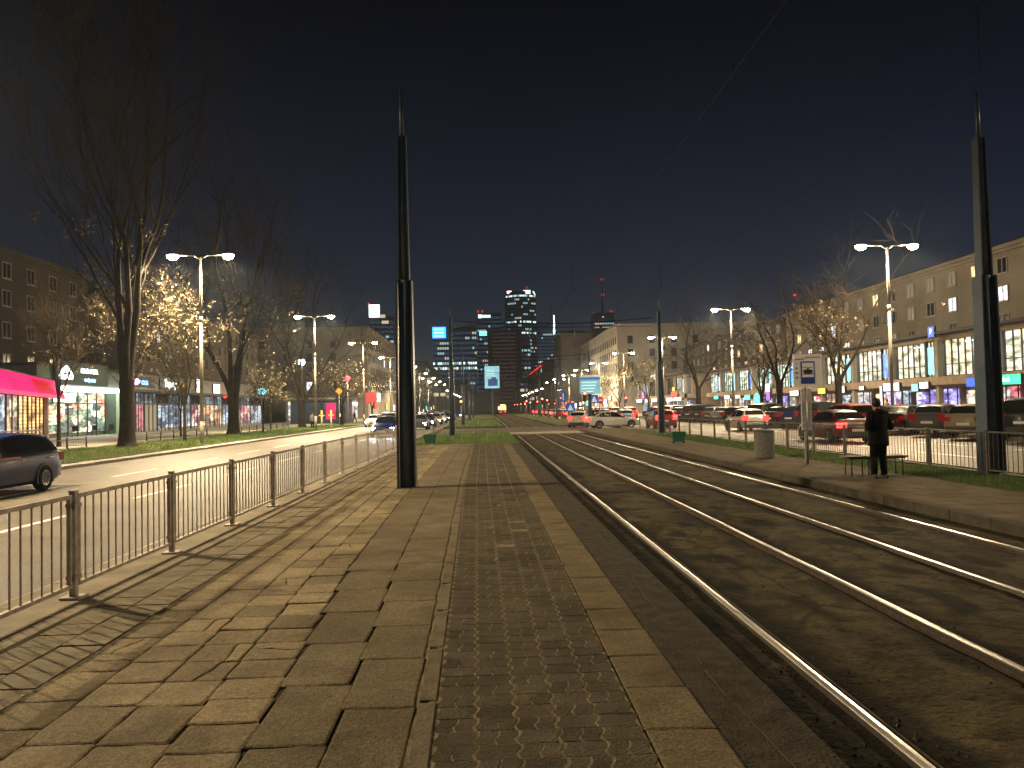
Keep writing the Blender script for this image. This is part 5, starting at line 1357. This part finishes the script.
for i, (a, b, m) in enumerate(cells):
    g = MB(); g.box(-.58, -.48, a+.1, b, .3, 2.9); sw = g.build('shop_window', m, t)
    g = MB(); g.box(-.58, -.48, a+.1, b, 3.05, 4.1); g.build('top_window', interior('top_lights', [(.1,.15,.2),(.3,.5,.6),(.05,.08,.1),(.5,.7,.8)], .4, .8, False) if i % 3 else glass_d, t)
    g = MB()
    for k in range(4): g.box(-.47, -.4, a+.05+(b-a)*k/3, a+.13+(b-a)*k/3, 0, 4.12)
    g.box(-.47, -.42, a+.1, b, 2.9, 3.05); g.build('frame', navy_p, sw)
pb = emit('letters_pink', (1,.35,.75), 2.6, sample=False); lb_ = emit('letters_blue', (.15,.45,1), 2.4, sample=False)
fas = mat('fascia_grey', (.26,.26,.27), .6); dk = mat('fascia_dark', (.03,.04,.06), .5)
sign_box('dark fascia with blue lettering beside a pink dot, right of the big tree', -35.9, 83.2, 4.75, 5.6, 1.0, dk, 1, '• casa', lb_, .95)
t = thing('round_sign', 'small glowing pink ball sign just right of the big tree', 'light sign', (-35.6, 80.9, 5.2)); g = MB(); g.lathe([(.1,-.32),(.28,-.15),(.33,0),(.28,.15),(.1,.32)], 10); g.build('globe', pb, t); g = MB(); g.box(-.3,0,-.05,.05,-.05,.05); g.build('bracket', trim_m, t)
sign_box('grey fascia with bright white Tapety lettering', -35.9, 90.2, 4.65, 5.6, 1.25, fas, 1, 'Tapety', wl, 1.25)
t = thing('round_sign', 'small orange lit star sign right of the Tapety lettering', 'light sign', (-35.6, 93.8, 5.2)); g = MB(); g.lathe([(.05,-.3),(.3,0),(.05,.3)], 6); g.build('globe', emit('globe_orange', (1,.5,.1), 3, sample=False), t); g = MB(); g.box(-.3,0,-.04,.04,-.04,.04); g.build('bracket', trim_m, t)
sign_box('tall pale lit panel sign left of the nearest lamp post', -35.8, 98.6, 4.5, .9, 1.7, LB[0], 1)
sign_box('square white and blue lit sign just right of the nearest left lamp post', -35.8, 105.3, 4.5, 2.4, 1.2, LB[0], 1, 'bar', lb_, .8)
t = thing('round_sign', 'small red lit round sign right of the nearest left lamp post', 'light sign', (-35.6, 108, 4.2)); g = MB(); g.lathe([(.1,-.34),(.34,0),(.1,.34)], 10); g.build('globe', LB[6], t); g = MB(); g.box(-.3,0,-.04,.04,-.04,.04); g.build('bracket', trim_m, t)
sign_box('cyan number 24 sign left of the second big tree', -35.8, 112.6, 4.5, 3.4, 1.3, dk, 1, '24', emit('letters_teal', (.2,1,.95), 2.6, sample=False), 1.3)
sign_box('dark blue oval shop sign with cyan lettering, right of the second big tree', -35.8, 126.5, 4.1, 6.6, 2.2, dk, 1, 'APTEKA', emit('letters_aqua', (.2,.85,1), 3, sample=False), 1.35)

# kiosk with the pink awning, front turned towards the road
ang = math.atan2(4.8, 14)
t = thing('kiosk', 'corner shop with glowing pink awning at the left edge', 'kiosk', (-32.8, 60, 0), ang)   # local: -y runs towards us along the front, +x faces the road
g = MB(); g.box(-9, -.55, -20, 0, 0, 3.25); g.box(-9, -.2, -20.2, .3, 3.25, 3.5); g.box(-.55, -.1, -.35, 0, 0, 3.3); g.build('wall', lg, t)
g = MB(); g.box(-9.2, .1, -20.3, .4, 4.45, 4.6); g.build('roof', roof_m, t)
g = MB(); P0 = [(-.2,3.32),(.95,3.05),(.95,3.3),(.35,4.45),(-.2,4.45)]
g.face([(x,-20.2,z) for x,z in P0]); g.face([(x,.3,z) for x,z in P0[::-1]])
for (a, b) in zip(P0, P0[1:]+P0[:1]): g.face([(a[0],-20.2,a[1]),(a[0],.3,a[1]),(b[0],.3,b[1]),(b[0],-20.2,b[1])])
aw = g.build('awning', emit('awning_pink', (.95,.012,.17), .42), t)
g = MB(); n_ = Vector((1.15,0,.6)).normalized()
a0, a1 = Vector((.92,0,3.42)), Vector((.5,0,4.22))
g.face([(a0.x+.02,-9.4,a0.z),(a0.x+.02,-3.6,a0.z),(a1.x+.02,-3.6,a1.z),(a1.x+.02,-9.4,a1.z)]); g.build('red_panel', emit('awning_red', (.75,.0,.02), .35), aw)
cellsk = [(0.5,3.0,wood_in),(3.2,5.6,wood_in),(5.8,8.4,wood_in),(8.6,11.6,shopin[2]),(11.8,15,shopin[3]),(15.2,19.8,shopin[2])]
for a, b, m in cellsk:
    g = MB(); g.box(-.5, -.42, -b, -a, .15, 3.15); sw = g.build('shop_window', m, t)
    g = MB()
    for q in (a, (a+b)/2, b): g.box(-.41, -.34, -q-.05, -q+.05, .02, 3.2)
    g.build('frame', black_p, sw)
    if m is wood_in:
        g = MB()
        for k in range(12): g.box(-.415, -.405, -b, -a, .25+k*.25, .28+k*.25)
        g.build('slats', mat('slat_brown', (.1,.05,.02), .8), sw)
# dark kiosk and far shops on the left
t = thing('dark_kiosk', 'dark kiosk with a glowing magenta side behind the small bare trees', 'kiosk', (-24.5, 118, 0))
g = MB(); g.box(-4,4,-3,3,0,3.4); g.build('wall', navy_p, t); g = MB(); g.box(-4.3,4.3,-3.3,3.3,3.4,3.6); g.build('roof', roof_m, t)
g = MB(); g.box(1.2,2.6,-3.06,-3,.6,3.0); g.build('poster', emit('poster_magenta', (1,.03,.2), .3, (.5,.0,.1), 1.2, sample=False), t)
g = MB(); g.box(3.2,3.6,-3.1,-3,1.0,1.4); g.build('lamp', emit('kiosk_lamp', (1,.2,.08), 6, sample=False), t)
t = thing('shop_pavilion', 'low row of white lit shop fronts far down the left pavement', 'shop building', (-30, 150, 0))
g = MB(); g.box(-8, 0, 0, 34, 0, 4.6); g.build('wall', lg, t); g = MB(); g.box(-8.2, .4, -.2, 34.2, 4.6, 4.8); g.build('roof', roof_m, t)
for k in range(6):
    g = MB(); g.box(.01, .08, 1+k*5.6, 5.6+k*5.6, .4, 3.0); g.build('shop_window', shopin[0] if k % 2 else shopin[4], t); g = MB(); g.box(.02, .14, 1+k*5.6, 5.6+k*5.6, 3.2, 3.8); g.build('light_strip', LB[0] if k % 3 else LB[9], t)
g = MB(); g.box(-7.5, -.5, -.12, -.02, .4, 3.0); g.build('end_window', shopin[0], t); g = MB(); g.box(-7.5, -.5, -.16, -.03, 3.2, 3.7); g.build('end_light_strip', LB[9], t)
for i, x in enumerate((-38.5, -33.5)):
    sign_box('lit shop front on the end wall of the left corner building, %s one' % ('left', 'right')[i], x, 185.8, .6, 4.2, 2.8, shopin[0], 0); sign_box('white light strip above the %s end wall shop front' % ('left', 'right')[i], x, 185.7, 3.6, 4.4, .7, LB[9], 0)

# ------------------------------------------------------------------ far towers
def px(x, z_y, Y):
    """metres across and up for a point seen from the camera at distance Y (used to size the far towers)"""
    return (x-485.5)/780*Y, 1.65+(409.1-.021*(x-485.5)-z_y)/780*Y
tw_blue = mat('tower_blue', (.1,.14,.2), .35, n=.1, ns=.02); tw_dark = mat('tower_dark', (.04,.05,.07), .3); tw_brown = mat('tower_brown', (.12,.085,.08), .6)
wl_cool = emit('tower_window_cool', (.5,.85,.95), .28, sample=False); wl_warm = emit('tower_window_warm', (1,.8,.5), .3, sample=False); wl_dim = emit('tower_window_dim', (.1,.3,.42), .1, sample=False); wl_br = emit('tower_window_bright', (.75,1,.9), .75, sample=False)
wl_fac = emit('tower_glow_blue', (.03,.07,.13), .3, sample=False); wl_facb = emit('tower_glow_brown', (.06,.035,.04), .17, sample=False)  # unlit glass given a faint glow so the tower fronts show
def tower(label, xa, xb, ytop, Y, depth, wall, fl, seed, dens=.15, full=(), bayw=3.2, glassm=None, parts=60, round_=False, cat='skyscraper', warm=.3):
    rr = random.Random(seed)
    X0, H = px(xa, ytop, Y); X1, _ = px(xb, ytop, Y); W = X1-X0
    t = thing('skyscraper', label, cat, ((X0+X1)/2, Y, 0))
    g = MB()
    if round_:
        n = 14; pts = [(-W/2+W*i/n, -depth*.18*math.sin(PI*i/n)) for i in range(n+1)]; plan = pts + [(W/2, depth), (-W/2, depth)]
        g.prism(plan, -1, H)
        def fy(x): return -depth*.18*math.sin(PI*(x+W/2)/W)
    else:
        g.box(-W/2, W/2, 0, depth, -1, H)
        def fy(x): return 0
    g.build('shaft', wall, t)
    nfl = int(H/fl); nb = max(1, int(W/bayw)); bw = W/nb
    n = 0
    for k in range(2, nfl):
        g = MB(); z = k*fl; hasf = k in full
        run = 0
        for i in range(nb):
            x = -W/2+bw*(i+.12); x2 = x+bw*.7; y = min(fy(x), fy(x2))-.25
            if run > 0: on = True; run -= 1
            else:
                on = rr.random() < (.85 if hasf else dens*.5)
                if on and not hasf and rr.random() < .5: run = rr.randint(1, 4)
            m = 0
            if on: m = 3 if (hasf and rr.random() < .6) else (1 if rr.random() > warm else 2)
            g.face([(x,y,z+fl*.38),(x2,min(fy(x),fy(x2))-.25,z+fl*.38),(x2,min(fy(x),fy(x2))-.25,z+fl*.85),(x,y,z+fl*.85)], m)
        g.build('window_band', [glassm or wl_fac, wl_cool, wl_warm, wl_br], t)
    # seen flank
    return t, W, H
t, W, H = tower('blue-grey office tower with a lit blue sign at its upper left corner', 434, 478, 327, 620, 40, tw_blue, 4.0, 1, .14, (8,9), 1.8)
g = MB(); g.box(-W/2, -W/2+10.5, -.9, -.4, H-9, H-.3); sg = g.build('lit_sign', emit('sign_azure', (.02,.28,1), 2.0, sample=False), t)
g = MB()
for k in range(3): g.box(-W/2+1.2, -W/2+9, -1.1, -.95, H-7.9+k*2.6, H-6.8+k*2.6)
g.build('sign_lines', emit('sign_azure_pale', (.2,.65,1), 2.4, sample=False), sg)
t, W, H = tower('dark tower with small white sign and red roof lights behind the blue-grey one', 479, 503, 313, 760, 36, tw_dark, 4.2, 2, .12, (), 2.0)
g = MB(); g.box(-W/2+2, -W/2+13, -.9, -.4, H-4.5, H-2.0); g.box(-W/2+1, -W/2+4.2, -1.0, -.4, H-5, H-1.4); g.build('lit_sign', wl_br, t)
g = MB(); g.box(-W/2+2, -W/2+9, -.9, -.4, H-22, H-18); g.build('teal_sign', emit('sign_teal', (.1,.8,.95), 2.0, sample=False), t)
red_l = emit('beacon_red', (1,.04,.03), 1.0, sample=False)
def beacon(t, x, y, z, s=.7, m=None):
    g = MB(); g.lathe([(s*.6,0),(s,s*.5),(s*.6,s)], 8, c=(x, y, z)); g.tube((x,y,z-2),(x,y,z),.15,.15,4); g.build('beacon', m or red_l, t)
beacon(t, -W/2+1, 1, H+2); beacon(t, -W/2+5, 1, H+2)
t, W, H = tower('brown slab tower with fine horizontal lines in front of the tallest one', 489, 523, 332, 560, 26, tw_brown, 2.7, 3, 0, (), 40, wl_facb)
g = MB(); g.box(-W/2-.5, W/2+.5, -.5, 26, H, H+1.5); g.build('parapet', tw_dark, t)
t, W, H = tower('tallest rounded tower with bright rooftop signs and scattered lit floors', 508, 538, 292, 820, 50, tw_dark, 3.9, 4, .26, (20, 23, 30), 1.7, emit('tower_glow_black', (.02,.025,.04), .2, sample=False), round_=True, warm=.15)  # its near-black glass also carries a faint added glow
g = MB(); g.box(-W/2+1.5, -W/2+6, -3.2, -2.4, H-1.5, H+1); g.build('lit_sign', emit('sign_rose', (1,.55,.6), 3.5, sample=False), t)
g = MB(); g.box(2.5, 10, -8, -7.2, H-3, H+1); g.build('lit_sign', wl_br, t)
g = MB(); g.face([(12,-7.6,H-.5),(14.5,-6.5,H-4.5),(15.6,-5.8,H-4.2),(13.6,-6.9,H)]); g.build('lit_sign', wl_br, t)
g = MB(); g.tube((2,8,H),(2,8,H+12),.5,.2,5); g.build('mast', tw_dark, t); beacon(t, 7, 4, H+6, .5)
t, W, H = tower('dark blue tower right of the tallest one with a rooftop light streak', 539, 558, 322, 900, 40, tw_blue, 4.0, 6, .25, (12, 13), 2.0)
g = MB(); g.box(W/2-3, W/2-1.6, -1, -.4, H-14, H+8); g.build('roof_light_streak', emit('streak_white', (.7,.85,1), 1.8, sample=False), t)  # upright strip stands in for the streak of a rooftop light
t, W, H = tower('slim grey tower with rows of small windows right of the brown slab', 518, 532, 346, 600, 24, mat('tower_grey', (.16,.14,.15), .6), 3.4, 16, .1, (), 2.2)
t, W, H = tower('low block of offices between the platform pole and the blue-grey tower', 412, 436, 370, 480, 30, tw_dark, 4, 7, .12, (), 3.2, cat='office block')
t, W, H = tower('far tower with red roof lights behind the right corner building', 597, 617, 312, 950, 30, tw_dark, 4.2, 8, .5, (), 3.0, emit('tower_glow_black', (.02,.025,.04), .4, sample=False))
g = MB(); 
g.tube((0,15,H),(0,15,H+44),1.6,.3,6); g.build('spire', tw_dark, t)
for (x, z) in ((-W/2+1, 1), (W/2-3, 3), (W/2-.5, 3), (-1.5, 24), (1.5, 24), (-1.5, 43), (1.5, 43)): beacon(t, x, 10, H+z, .5)
t, W, H = tower('dark tower with a big white lit square, left of the platform pole', 369, 396, 317, 640, 30, tw_dark, 4.0, 9, .1, (), 3.2)
g = MB(); g.box(-W/2+2, -W/2+10.5, -.9, -.3, H-.5, H+9.6); g.build('lit_square', emit('square_white', (.75,.97,1), 2.3, sample=False), t)
g = MB(); g.box(W*.05, W*.3, -.9, -.3, H-6, H-3.6); g.box(0, W*.18, -.9, -.3, H-1.2, H+1.4); g.build('warm_sign', wl_warm, t); beacon(t, -W/2+1.2, 2, H+11, .7)
tower('slim blue tower just right of the dark blue one', 556, 571, 331, 980, 30, tw_blue, 4.0, 61, .3, (14,), 2.2, cat='skyscraper')
tower('narrow blue tower between the lit blue sign and the small white sign', 463, 481, 336, 880, 30, tw_blue, 4.0, 62, .3, (11,), 2.2, cat='skyscraper')
tower('slim blue tower left of the tallest rounded one', 499, 511, 322, 900, 30, tw_blue, 4.0, 63, .25, (), 2.2, cat='skyscraper')
# low dim city blocks that close the end of the street
for i, (xa, xb, yt, Y, lb) in enumerate(((420,447,388,420,'dim low block at the street end, left of the lit portrait screen'),(446,470,382,520,'dim block with few lights behind the grass island'),(520,560,380,520,'dim brown block behind the red traffic lights'),(545,575,368,640,'dim block behind the red roof line'),(462,500,392,430,'dim low block right behind the tram'))):
    tower(lb, xa, xb, yt, Y, 30, tw_brown if i % 2 else tw_dark, 3.8, 40+i, .16, (), 3.4, wl_facb if i % 2 else wl_fac, cat='building', warm=.55)
# red aircraft light above the right apartment roofs
t = thing('roof_beacon', 'red light on a roof mast above the right apartment block', 'beacon', (52, 128, 15)); g = MB(); g.tube((0,0,0),(0,0,4.4),.08,.05,5); g.build('mast', trim_m, t); g = MB(); g.lathe([(.1,0),(.26,.2),(.1,.4)], 8, c=(0,0,4.4)); g.build('lamp', red_l, t)

# ------------------------------------------------------------------ lit boards and road signs
t = thing('portrait_screen', 'portrait lit advertising screen on a post beyond the platform end', 'billboard', (1.55, 170, -.05))
g = MB(); g.box(-.15,.15,.0,.3,0,6.2); g.build('post', pole_dark, t)
g = MB(); g.box(-1.7,1.7,-.15,.25,6.1,11.1); g.build('case', pole_dark, t)
g = MB(); g.box(-1.6,1.6,-.2,-.152,6.2,11.0); sc_ = g.build('screen', emit('screen_teal', (.4,.75,.8), .42, (.2,.5,.62), .5, sample=False, lo=.3, hi=.7), t)
g = MB(); g.box(-.9,1.2,-.24,-.21,6.7,8.2); g.box(-.2,.9,-.24,-.21,8.2,8.6); g.build('picture', emit('screen_navy', (.04,.08,.2), .4, sample=False), sc_)
g = MB()
for k in range(4): g.box(-1.3,.5,-.24,-.21,9+k*.35,9.15+k*.35)
g.build('lines', emit('screen_lines', (.5,.9,.8), .4, sample=False), sc_)
t = thing('information_board', 'pale blue and white lit information board on a dark pole', 'information board', (11.0, 81.4, 0))
g = MB(); g.box(-1.1,1.1,0,.2,3.0,5.0); g.build('case', white_p, t)
g = MB(); g.box(-1.06,1.06,-.03,-.002,3.05,4.65); fb = g.build('face', emit('board_cyan', (.25,.6,.68), .3, (.15,.42,.6), .9, sample=False), t)
g = MB(); g.box(-1.04,1.04,-.05,-.031,4.5,4.75); g.build('header', emit('board_blue', (.02,.15,.45), .35, sample=False), fb)
g = MB()
for k in range(4): g.box(-.9,.3+.15*k,-.045,-.031,3.2+k*.32,3.32+k*.32)
g.build('lines', emit('board_pale', (.7,1,.9), .35, sample=False), fb)
def road_sign(label, x, y, kind, z=2.2, glow=.25, lw=None):
    t = thing('road_sign', label, 'road sign', (x, y, -.05))
    g = MB(); g.tube((0,.03,0),(0,.03,z+.7),.04,.04,7); g.build('post', galv, t)
    g = MB(); bl = emit('sign_glow_blue', (.02,.16,.6), .12, sample=False); wh = emit('sign_glow_white', (.7,.75,.85), .2, sample=False); rd = emit('sign_glow_red', (.8,.03,.04), .15, sample=False)  # plates glow faintly in place of reflected light
    if kind == 'tall':
        g.box(-.3,.3,-.02,.0,z,z+1.5); p = g.build('plate', bl, t); g = MB(); g.box(-.07,.07,-.04,-.021,z+.3,z+1.2); g.build('symbol', wh, p)
    elif kind == 'square':
        g.box(-.5,.5,-.02,.0,z,z+1.0); p = g.build('plate', bl, t); g = MB(); g.face([(-.35,-.03,z+.15),(.35,-.03,z+.15),(0,-.03,z+.85)]); g.build('symbol', wh, p)
    elif kind == 'round':
        g.lathe([(.45,0),(.45,.03)], 20); p = g.build('plate', rd, t); p.rotation_euler = (PI/2,0,0); p.location = (0,0,z+.4)
        g = MB(); g.box(-.3,.3,-.05,-.032,z+.33,z+.47); g.build('symbol', wh, p); p.children[0].rotation_euler = (-PI/2,0,0); p.children[0].location = (0,-z-.4,0)
    elif kind == 'diamond':
        g.face([(0,-.02,z),(.4,-.02,z+.4),(0,-.02,z+.8),(-.4,-.02,z+.4)]); g.box(-.05,.05,-.01,.02,z+.1,z+.7); p = g.build('plate', emit('sign_glow_yellow', (.9,.5,.03), .15, sample=False), t)
    return t
road_sign('tall blue road sign with white bar right of the red tail lights', 9.9, 99, 'tall', 2.3)
road_sign('blue square road sign with white triangle beside the crossing', 9.6, 88, 'square', 1.2)
road_sign('blue square pedestrian sign right under the information board', 12.6, 90, 'square', 2.1)
road_sign('red round sign right of the pedestrian sign', 14.2, 96, 'round', 2.1)
road_sign('yellow diamond priority sign on the left verge before the far shops', -16.0, 86, 'diamond', 3.6)
# red sign cube and yellow banded posts on the left
t = sign_box('red and white lit advertising box on the left verge before the pale corner building', -17.2, 118, 3.0, 1.5, 1.5, emit('ad_red', (.9,.05,.06), .3, sample=False), 0, cat='sign')
sign_box('white lit side of the advertising box next to the pale corner building', -16.05, 118.2, 3.1, .5, 1.3, emit('ad_white', (1,.9,.95), 1.0, sample=False), 0)
t = thing('round_sign', 'round red lit sign high among the golden left trees', 'light sign', (-19.3, 110, 6.4)); g = MB(); g.lathe([(.1,-.5),(.5,0),(.1,.5)], 12); g.build('globe', emit('globe_red', (1,.08,.1), 1.6, sample=False), t)
g = MB(); g.tube((0,.3,-6.4),(0,.3,.3),.06,.06,6); g.box(-.04,.04,.02,.34,-.04,.04); g.build('post', galv, t)
t = thing('globe_lamp', 'round white globe lamp among the trees beside the second left street lamp', 'lamp', (-20.6, 88.5, 0)); g = MB(); g.tube((0,0,0),(0,0,7.0),.06,.05,8); g.build('post', galv, t); g = MB(); g.lathe([(.1,0),(.3,.12),(.38,.35),(.3,.6),(.08,.7)], 12, c=(0,0,7)); g.build('globe', emit('globe_white', (.85,.93,1), 7, sample=False), t)
for lb, x in (('yellow banded bollard post by the far left pavement, left one', -17.6), ('yellow banded bollard post by the far left pavement, right one', -16.6)):
    t = thing('banded_post', lb, 'post', (x, 84.5, -.02), 0, 'yellow banded posts'); g = MB(); g.tube((0,0,0),(0,0,1.9),.09,.09,8); g.build('post', mat('post_yellow', (.5,.45,.2), .6), t)
    g = MB(); g.box(-.3,.3,-.1,.1,1.3,1.42); g.tube((0,0,1.44),(0,0,1.6),.11,.11,8); g.build('band', mat('band_yellow', (.7,.5,.05), .5), t)
# traffic lights at the crossing
def signal(label, x, y, z, col, lit, rz=0):
    t = thing('traffic_light', label, 'traffic light', (x, y, z), rz); g = MB(); g.tube((0,.12,0),(0,.12,3.3),.06,.05,8); g.build('post', galv, t)
    g = MB(); g.box(-.17,.17,-.1,.1,2.3,3.3); hsg = g.build('housing', black_p, t)
    for k, nm in enumerate(('green', 'amber', 'red')):
        g = MB(); g.tube((0,-.1,2.47+k*.32),(0,-.13,2.47+k*.32),.12,.12,12); g.build('lens', (emit('signal_'+col, {'red':(1,.05,.03),'amber':(1,.45,.05),'green':(.05,1,.5)}[col], 14, sample=False) if nm == col else trim_m), hsg)
signal('red traffic light on the right side of the crossing road', 9.9, 77.5, -.1, 'red', 1)
signal('red traffic light beyond the crossing beside the jammed cars', 8.6, 118, -.1, 'red', 1)
signal('red traffic light left of the jammed cars, farther one', 7.9, 150, -.1, 'red', 1)
signal('amber traffic light by the left of the tracks beyond the crossing', -3.1, 100, -.1, 'amber', 1)
signal('green traffic light at the end of the left road', -4.0, 190, -.1, 'green', 1)
# small distant lamps hung along the far street
for i in range(9):
    y = 330+i*34
    for s, x in (('left', -17.5), ('right', 25.5)):
        t = thing('street_lamp', '%s distant single lamp of the far street, %s side' % (ORD[i], s), 'street lamp', (x, y, 0), 0, 'distant single lamps'); g = MB(); g.tube((0,0,0),(0,0,9.6),.1,.07,6); g.build('post', conc, t)
        g = MB(); g.tube((0,0,9.6),(1.2 if x < 0 else -1.2,0,9.8),.05,.05,5); g.build('arm', galv, t); g = MB(); g.cbox(1.4 if x < 0 else -1.4, 0, 9.75, .8,.4,.25); g.build('lamp_head', emit('far_lamp', (1,.8,.55), 25, sample=False), t)
# advertising pillars and lights at pavement level (shops far down the street)
rr = random.Random(91)
for i in range(26):
    side = i % 2; y = 200+i*9+rr.uniform(-3,3); x = (-27.5 if side == 0 else 32.3) if y > 192 else (-29 if side == 0 else 35)
    m = rr.choice([LB[0], LB[9], LB[6], LB[5], LB[1], LB[3], LB[7], LB[9], LB[0]])
    sign_box('%s lit shop front down the %s side of the far street' % (ORD[i//2].replace('nearest','first'), ('left','right')[side]), x, y, rr.uniform(.5,2.6), rr.uniform(3,6), rr.uniform(.7,1.8), m, 1 if side == 0 else -1, group='lit shop fronts of the far street')
# headlight glare on the road by the lit car
for s in (-.55, .55):
    ld = bpy.data.lights.new('headlight_beam', 'SPOT'); ld.energy = 260; ld.color = (.8,.88,1); ld.spot_size = R(50); ld.spot_blend = .9; ld.shadow_soft_size = .08
    lo = bpy.data.objects.new('headlight_beam', ld); C.objects.link(lo); lo.location = (-7.1+s, 53.8, .55); lo.rotation_euler = (R(-84), 0, 0) ; lo.rotation_euler = (R(86), 0, PI)

# ------------------------------------------------------------------ light and sky
w = bpy.data.worlds.new('World'); S.world = w; w.use_nodes = True
nt = w.node_tree; bg = nt.nodes['Background']
sky = nt.nodes.new('ShaderNodeTexSky'); sky.sky_type = 'NISHITA'; sky.sun_disc = False
el, az = 12., 200.
sky.sun_elevation = R(el); sky.sun_rotation = R(az); sky.air_density = 1.; sky.dust_density = .6; sky.ozone_density = 3
tint = nt.nodes.new('ShaderNodeMix'); tint.data_type = 'RGBA'; tint.blend_type = 'MULTIPLY'; tint.inputs['Factor'].default_value = 1
tint.inputs['B'].default_value = (.78,.66,.92,1)
tc = nt.nodes.new('ShaderNodeTexCoord'); sx = nt.nodes.new('ShaderNodeSeparateXYZ'); rp = nt.nodes.new('ShaderNodeValToRGB')
nt.links.new(tc.outputs['Generated'], sx.inputs[0]); nt.links.new(sx.outputs['Z'], rp.inputs['Fac'])
rp.color_ramp.elements[0].position = 0; rp.color_ramp.elements[0].color = (1,1,1,1); rp.color_ramp.elements[1].position = .5; rp.color_ramp.elements[1].color = (.16,.13,.13,1)
m2 = nt.nodes.new('ShaderNodeMix'); m2.data_type = 'RGBA'; m2.blend_type = 'MULTIPLY'; m2.inputs['Factor'].default_value = 1
nt.links.new(sky.outputs['Color'], tint.inputs['A']); nt.links.new(tint.outputs['Result'], m2.inputs['A']); nt.links.new(rp.outputs['Color'], m2.inputs['B'])
nt.links.new(m2.outputs['Result'], bg.inputs['Color']); bg.inputs['Strength'].default_value = .0034
sd = bpy.data.lights.new('moon', 'SUN'); sd.energy = .012; sd.angle = R(.5); sd.color = (.8,.85,1)
so = bpy.data.objects.new('moon', sd); C.objects.link(so)
a = R(az); d = Vector((math.sin(a)*math.cos(R(el)), math.cos(a)*math.cos(R(el)), math.sin(R(el))))
so.rotation_euler = d.to_track_quat('Z', 'Y').to_euler()
S.view_settings.view_transform = 'Standard'; S.view_settings.look = 'None'; S.view_settings.exposure = 1.3; S.view_settings.gamma = 1
cy = S.cycles
cy.use_denoising = True
cy.sample_clamp_indirect = 2.5; cy.sample_clamp_direct = 0; cy.max_bounces = 5; cy.diffuse_bounces = 2; cy.glossy_bounces = 3; cy.transparent_max_bounces = 4
cy.caustics_reflective = False; cy.caustics_refractive = False; cy.use_light_tree = True
S.render.film_transparent = False

for i in range(14):  # signs added to thicken the red glow of the far street
    y = 193+i*8; m = [LB[6], LB[9], LB[0], LB[6], LB[3], LB[6], LB[1]][i % 7]
    sign_box('%s added glowing sign on the ground floor of the pale right corner building' % ORD[i], 32.2 if y < 262 else 29.2, y, [2.0,3.4,2.6][i % 3], 2.6+(i % 3), .9, m, -1, group='added glowing signs of the right corner building')
for i in range(16):  # extra red signals added to fill out the glare of the jam
    y = 100+i*13; side = i % 2
    signal('added distant %s traffic light, %s one along the jammed street' % ('red', ORD[i]), 11.0 if side else 22.8, y, -.1, 'red', 1)
hz = MB(); hz.box(-230, 230, -60, 1100, -2.2, 200)  # thin air volume added to give the lamps halos
ho = hz.build('halo_haze', None or bpy.data.materials.new('lamp_halo_haze')); tag(ho, kind='stuff')
hm = ho.data.materials[0]; hm.use_nodes = True; hn = hm.node_tree; hn.nodes.clear()
hout = hn.nodes.new('ShaderNodeOutputMaterial'); hv = hn.nodes.new('ShaderNodeVolumePrincipled')
hv.inputs['Color'].default_value = (.72,.85,1,1); hv.inputs['Density'].default_value = .0003; hv.inputs['Anisotropy'].default_value = .5
hn.links.new(hv.outputs[0], hout.inputs['Volume'])
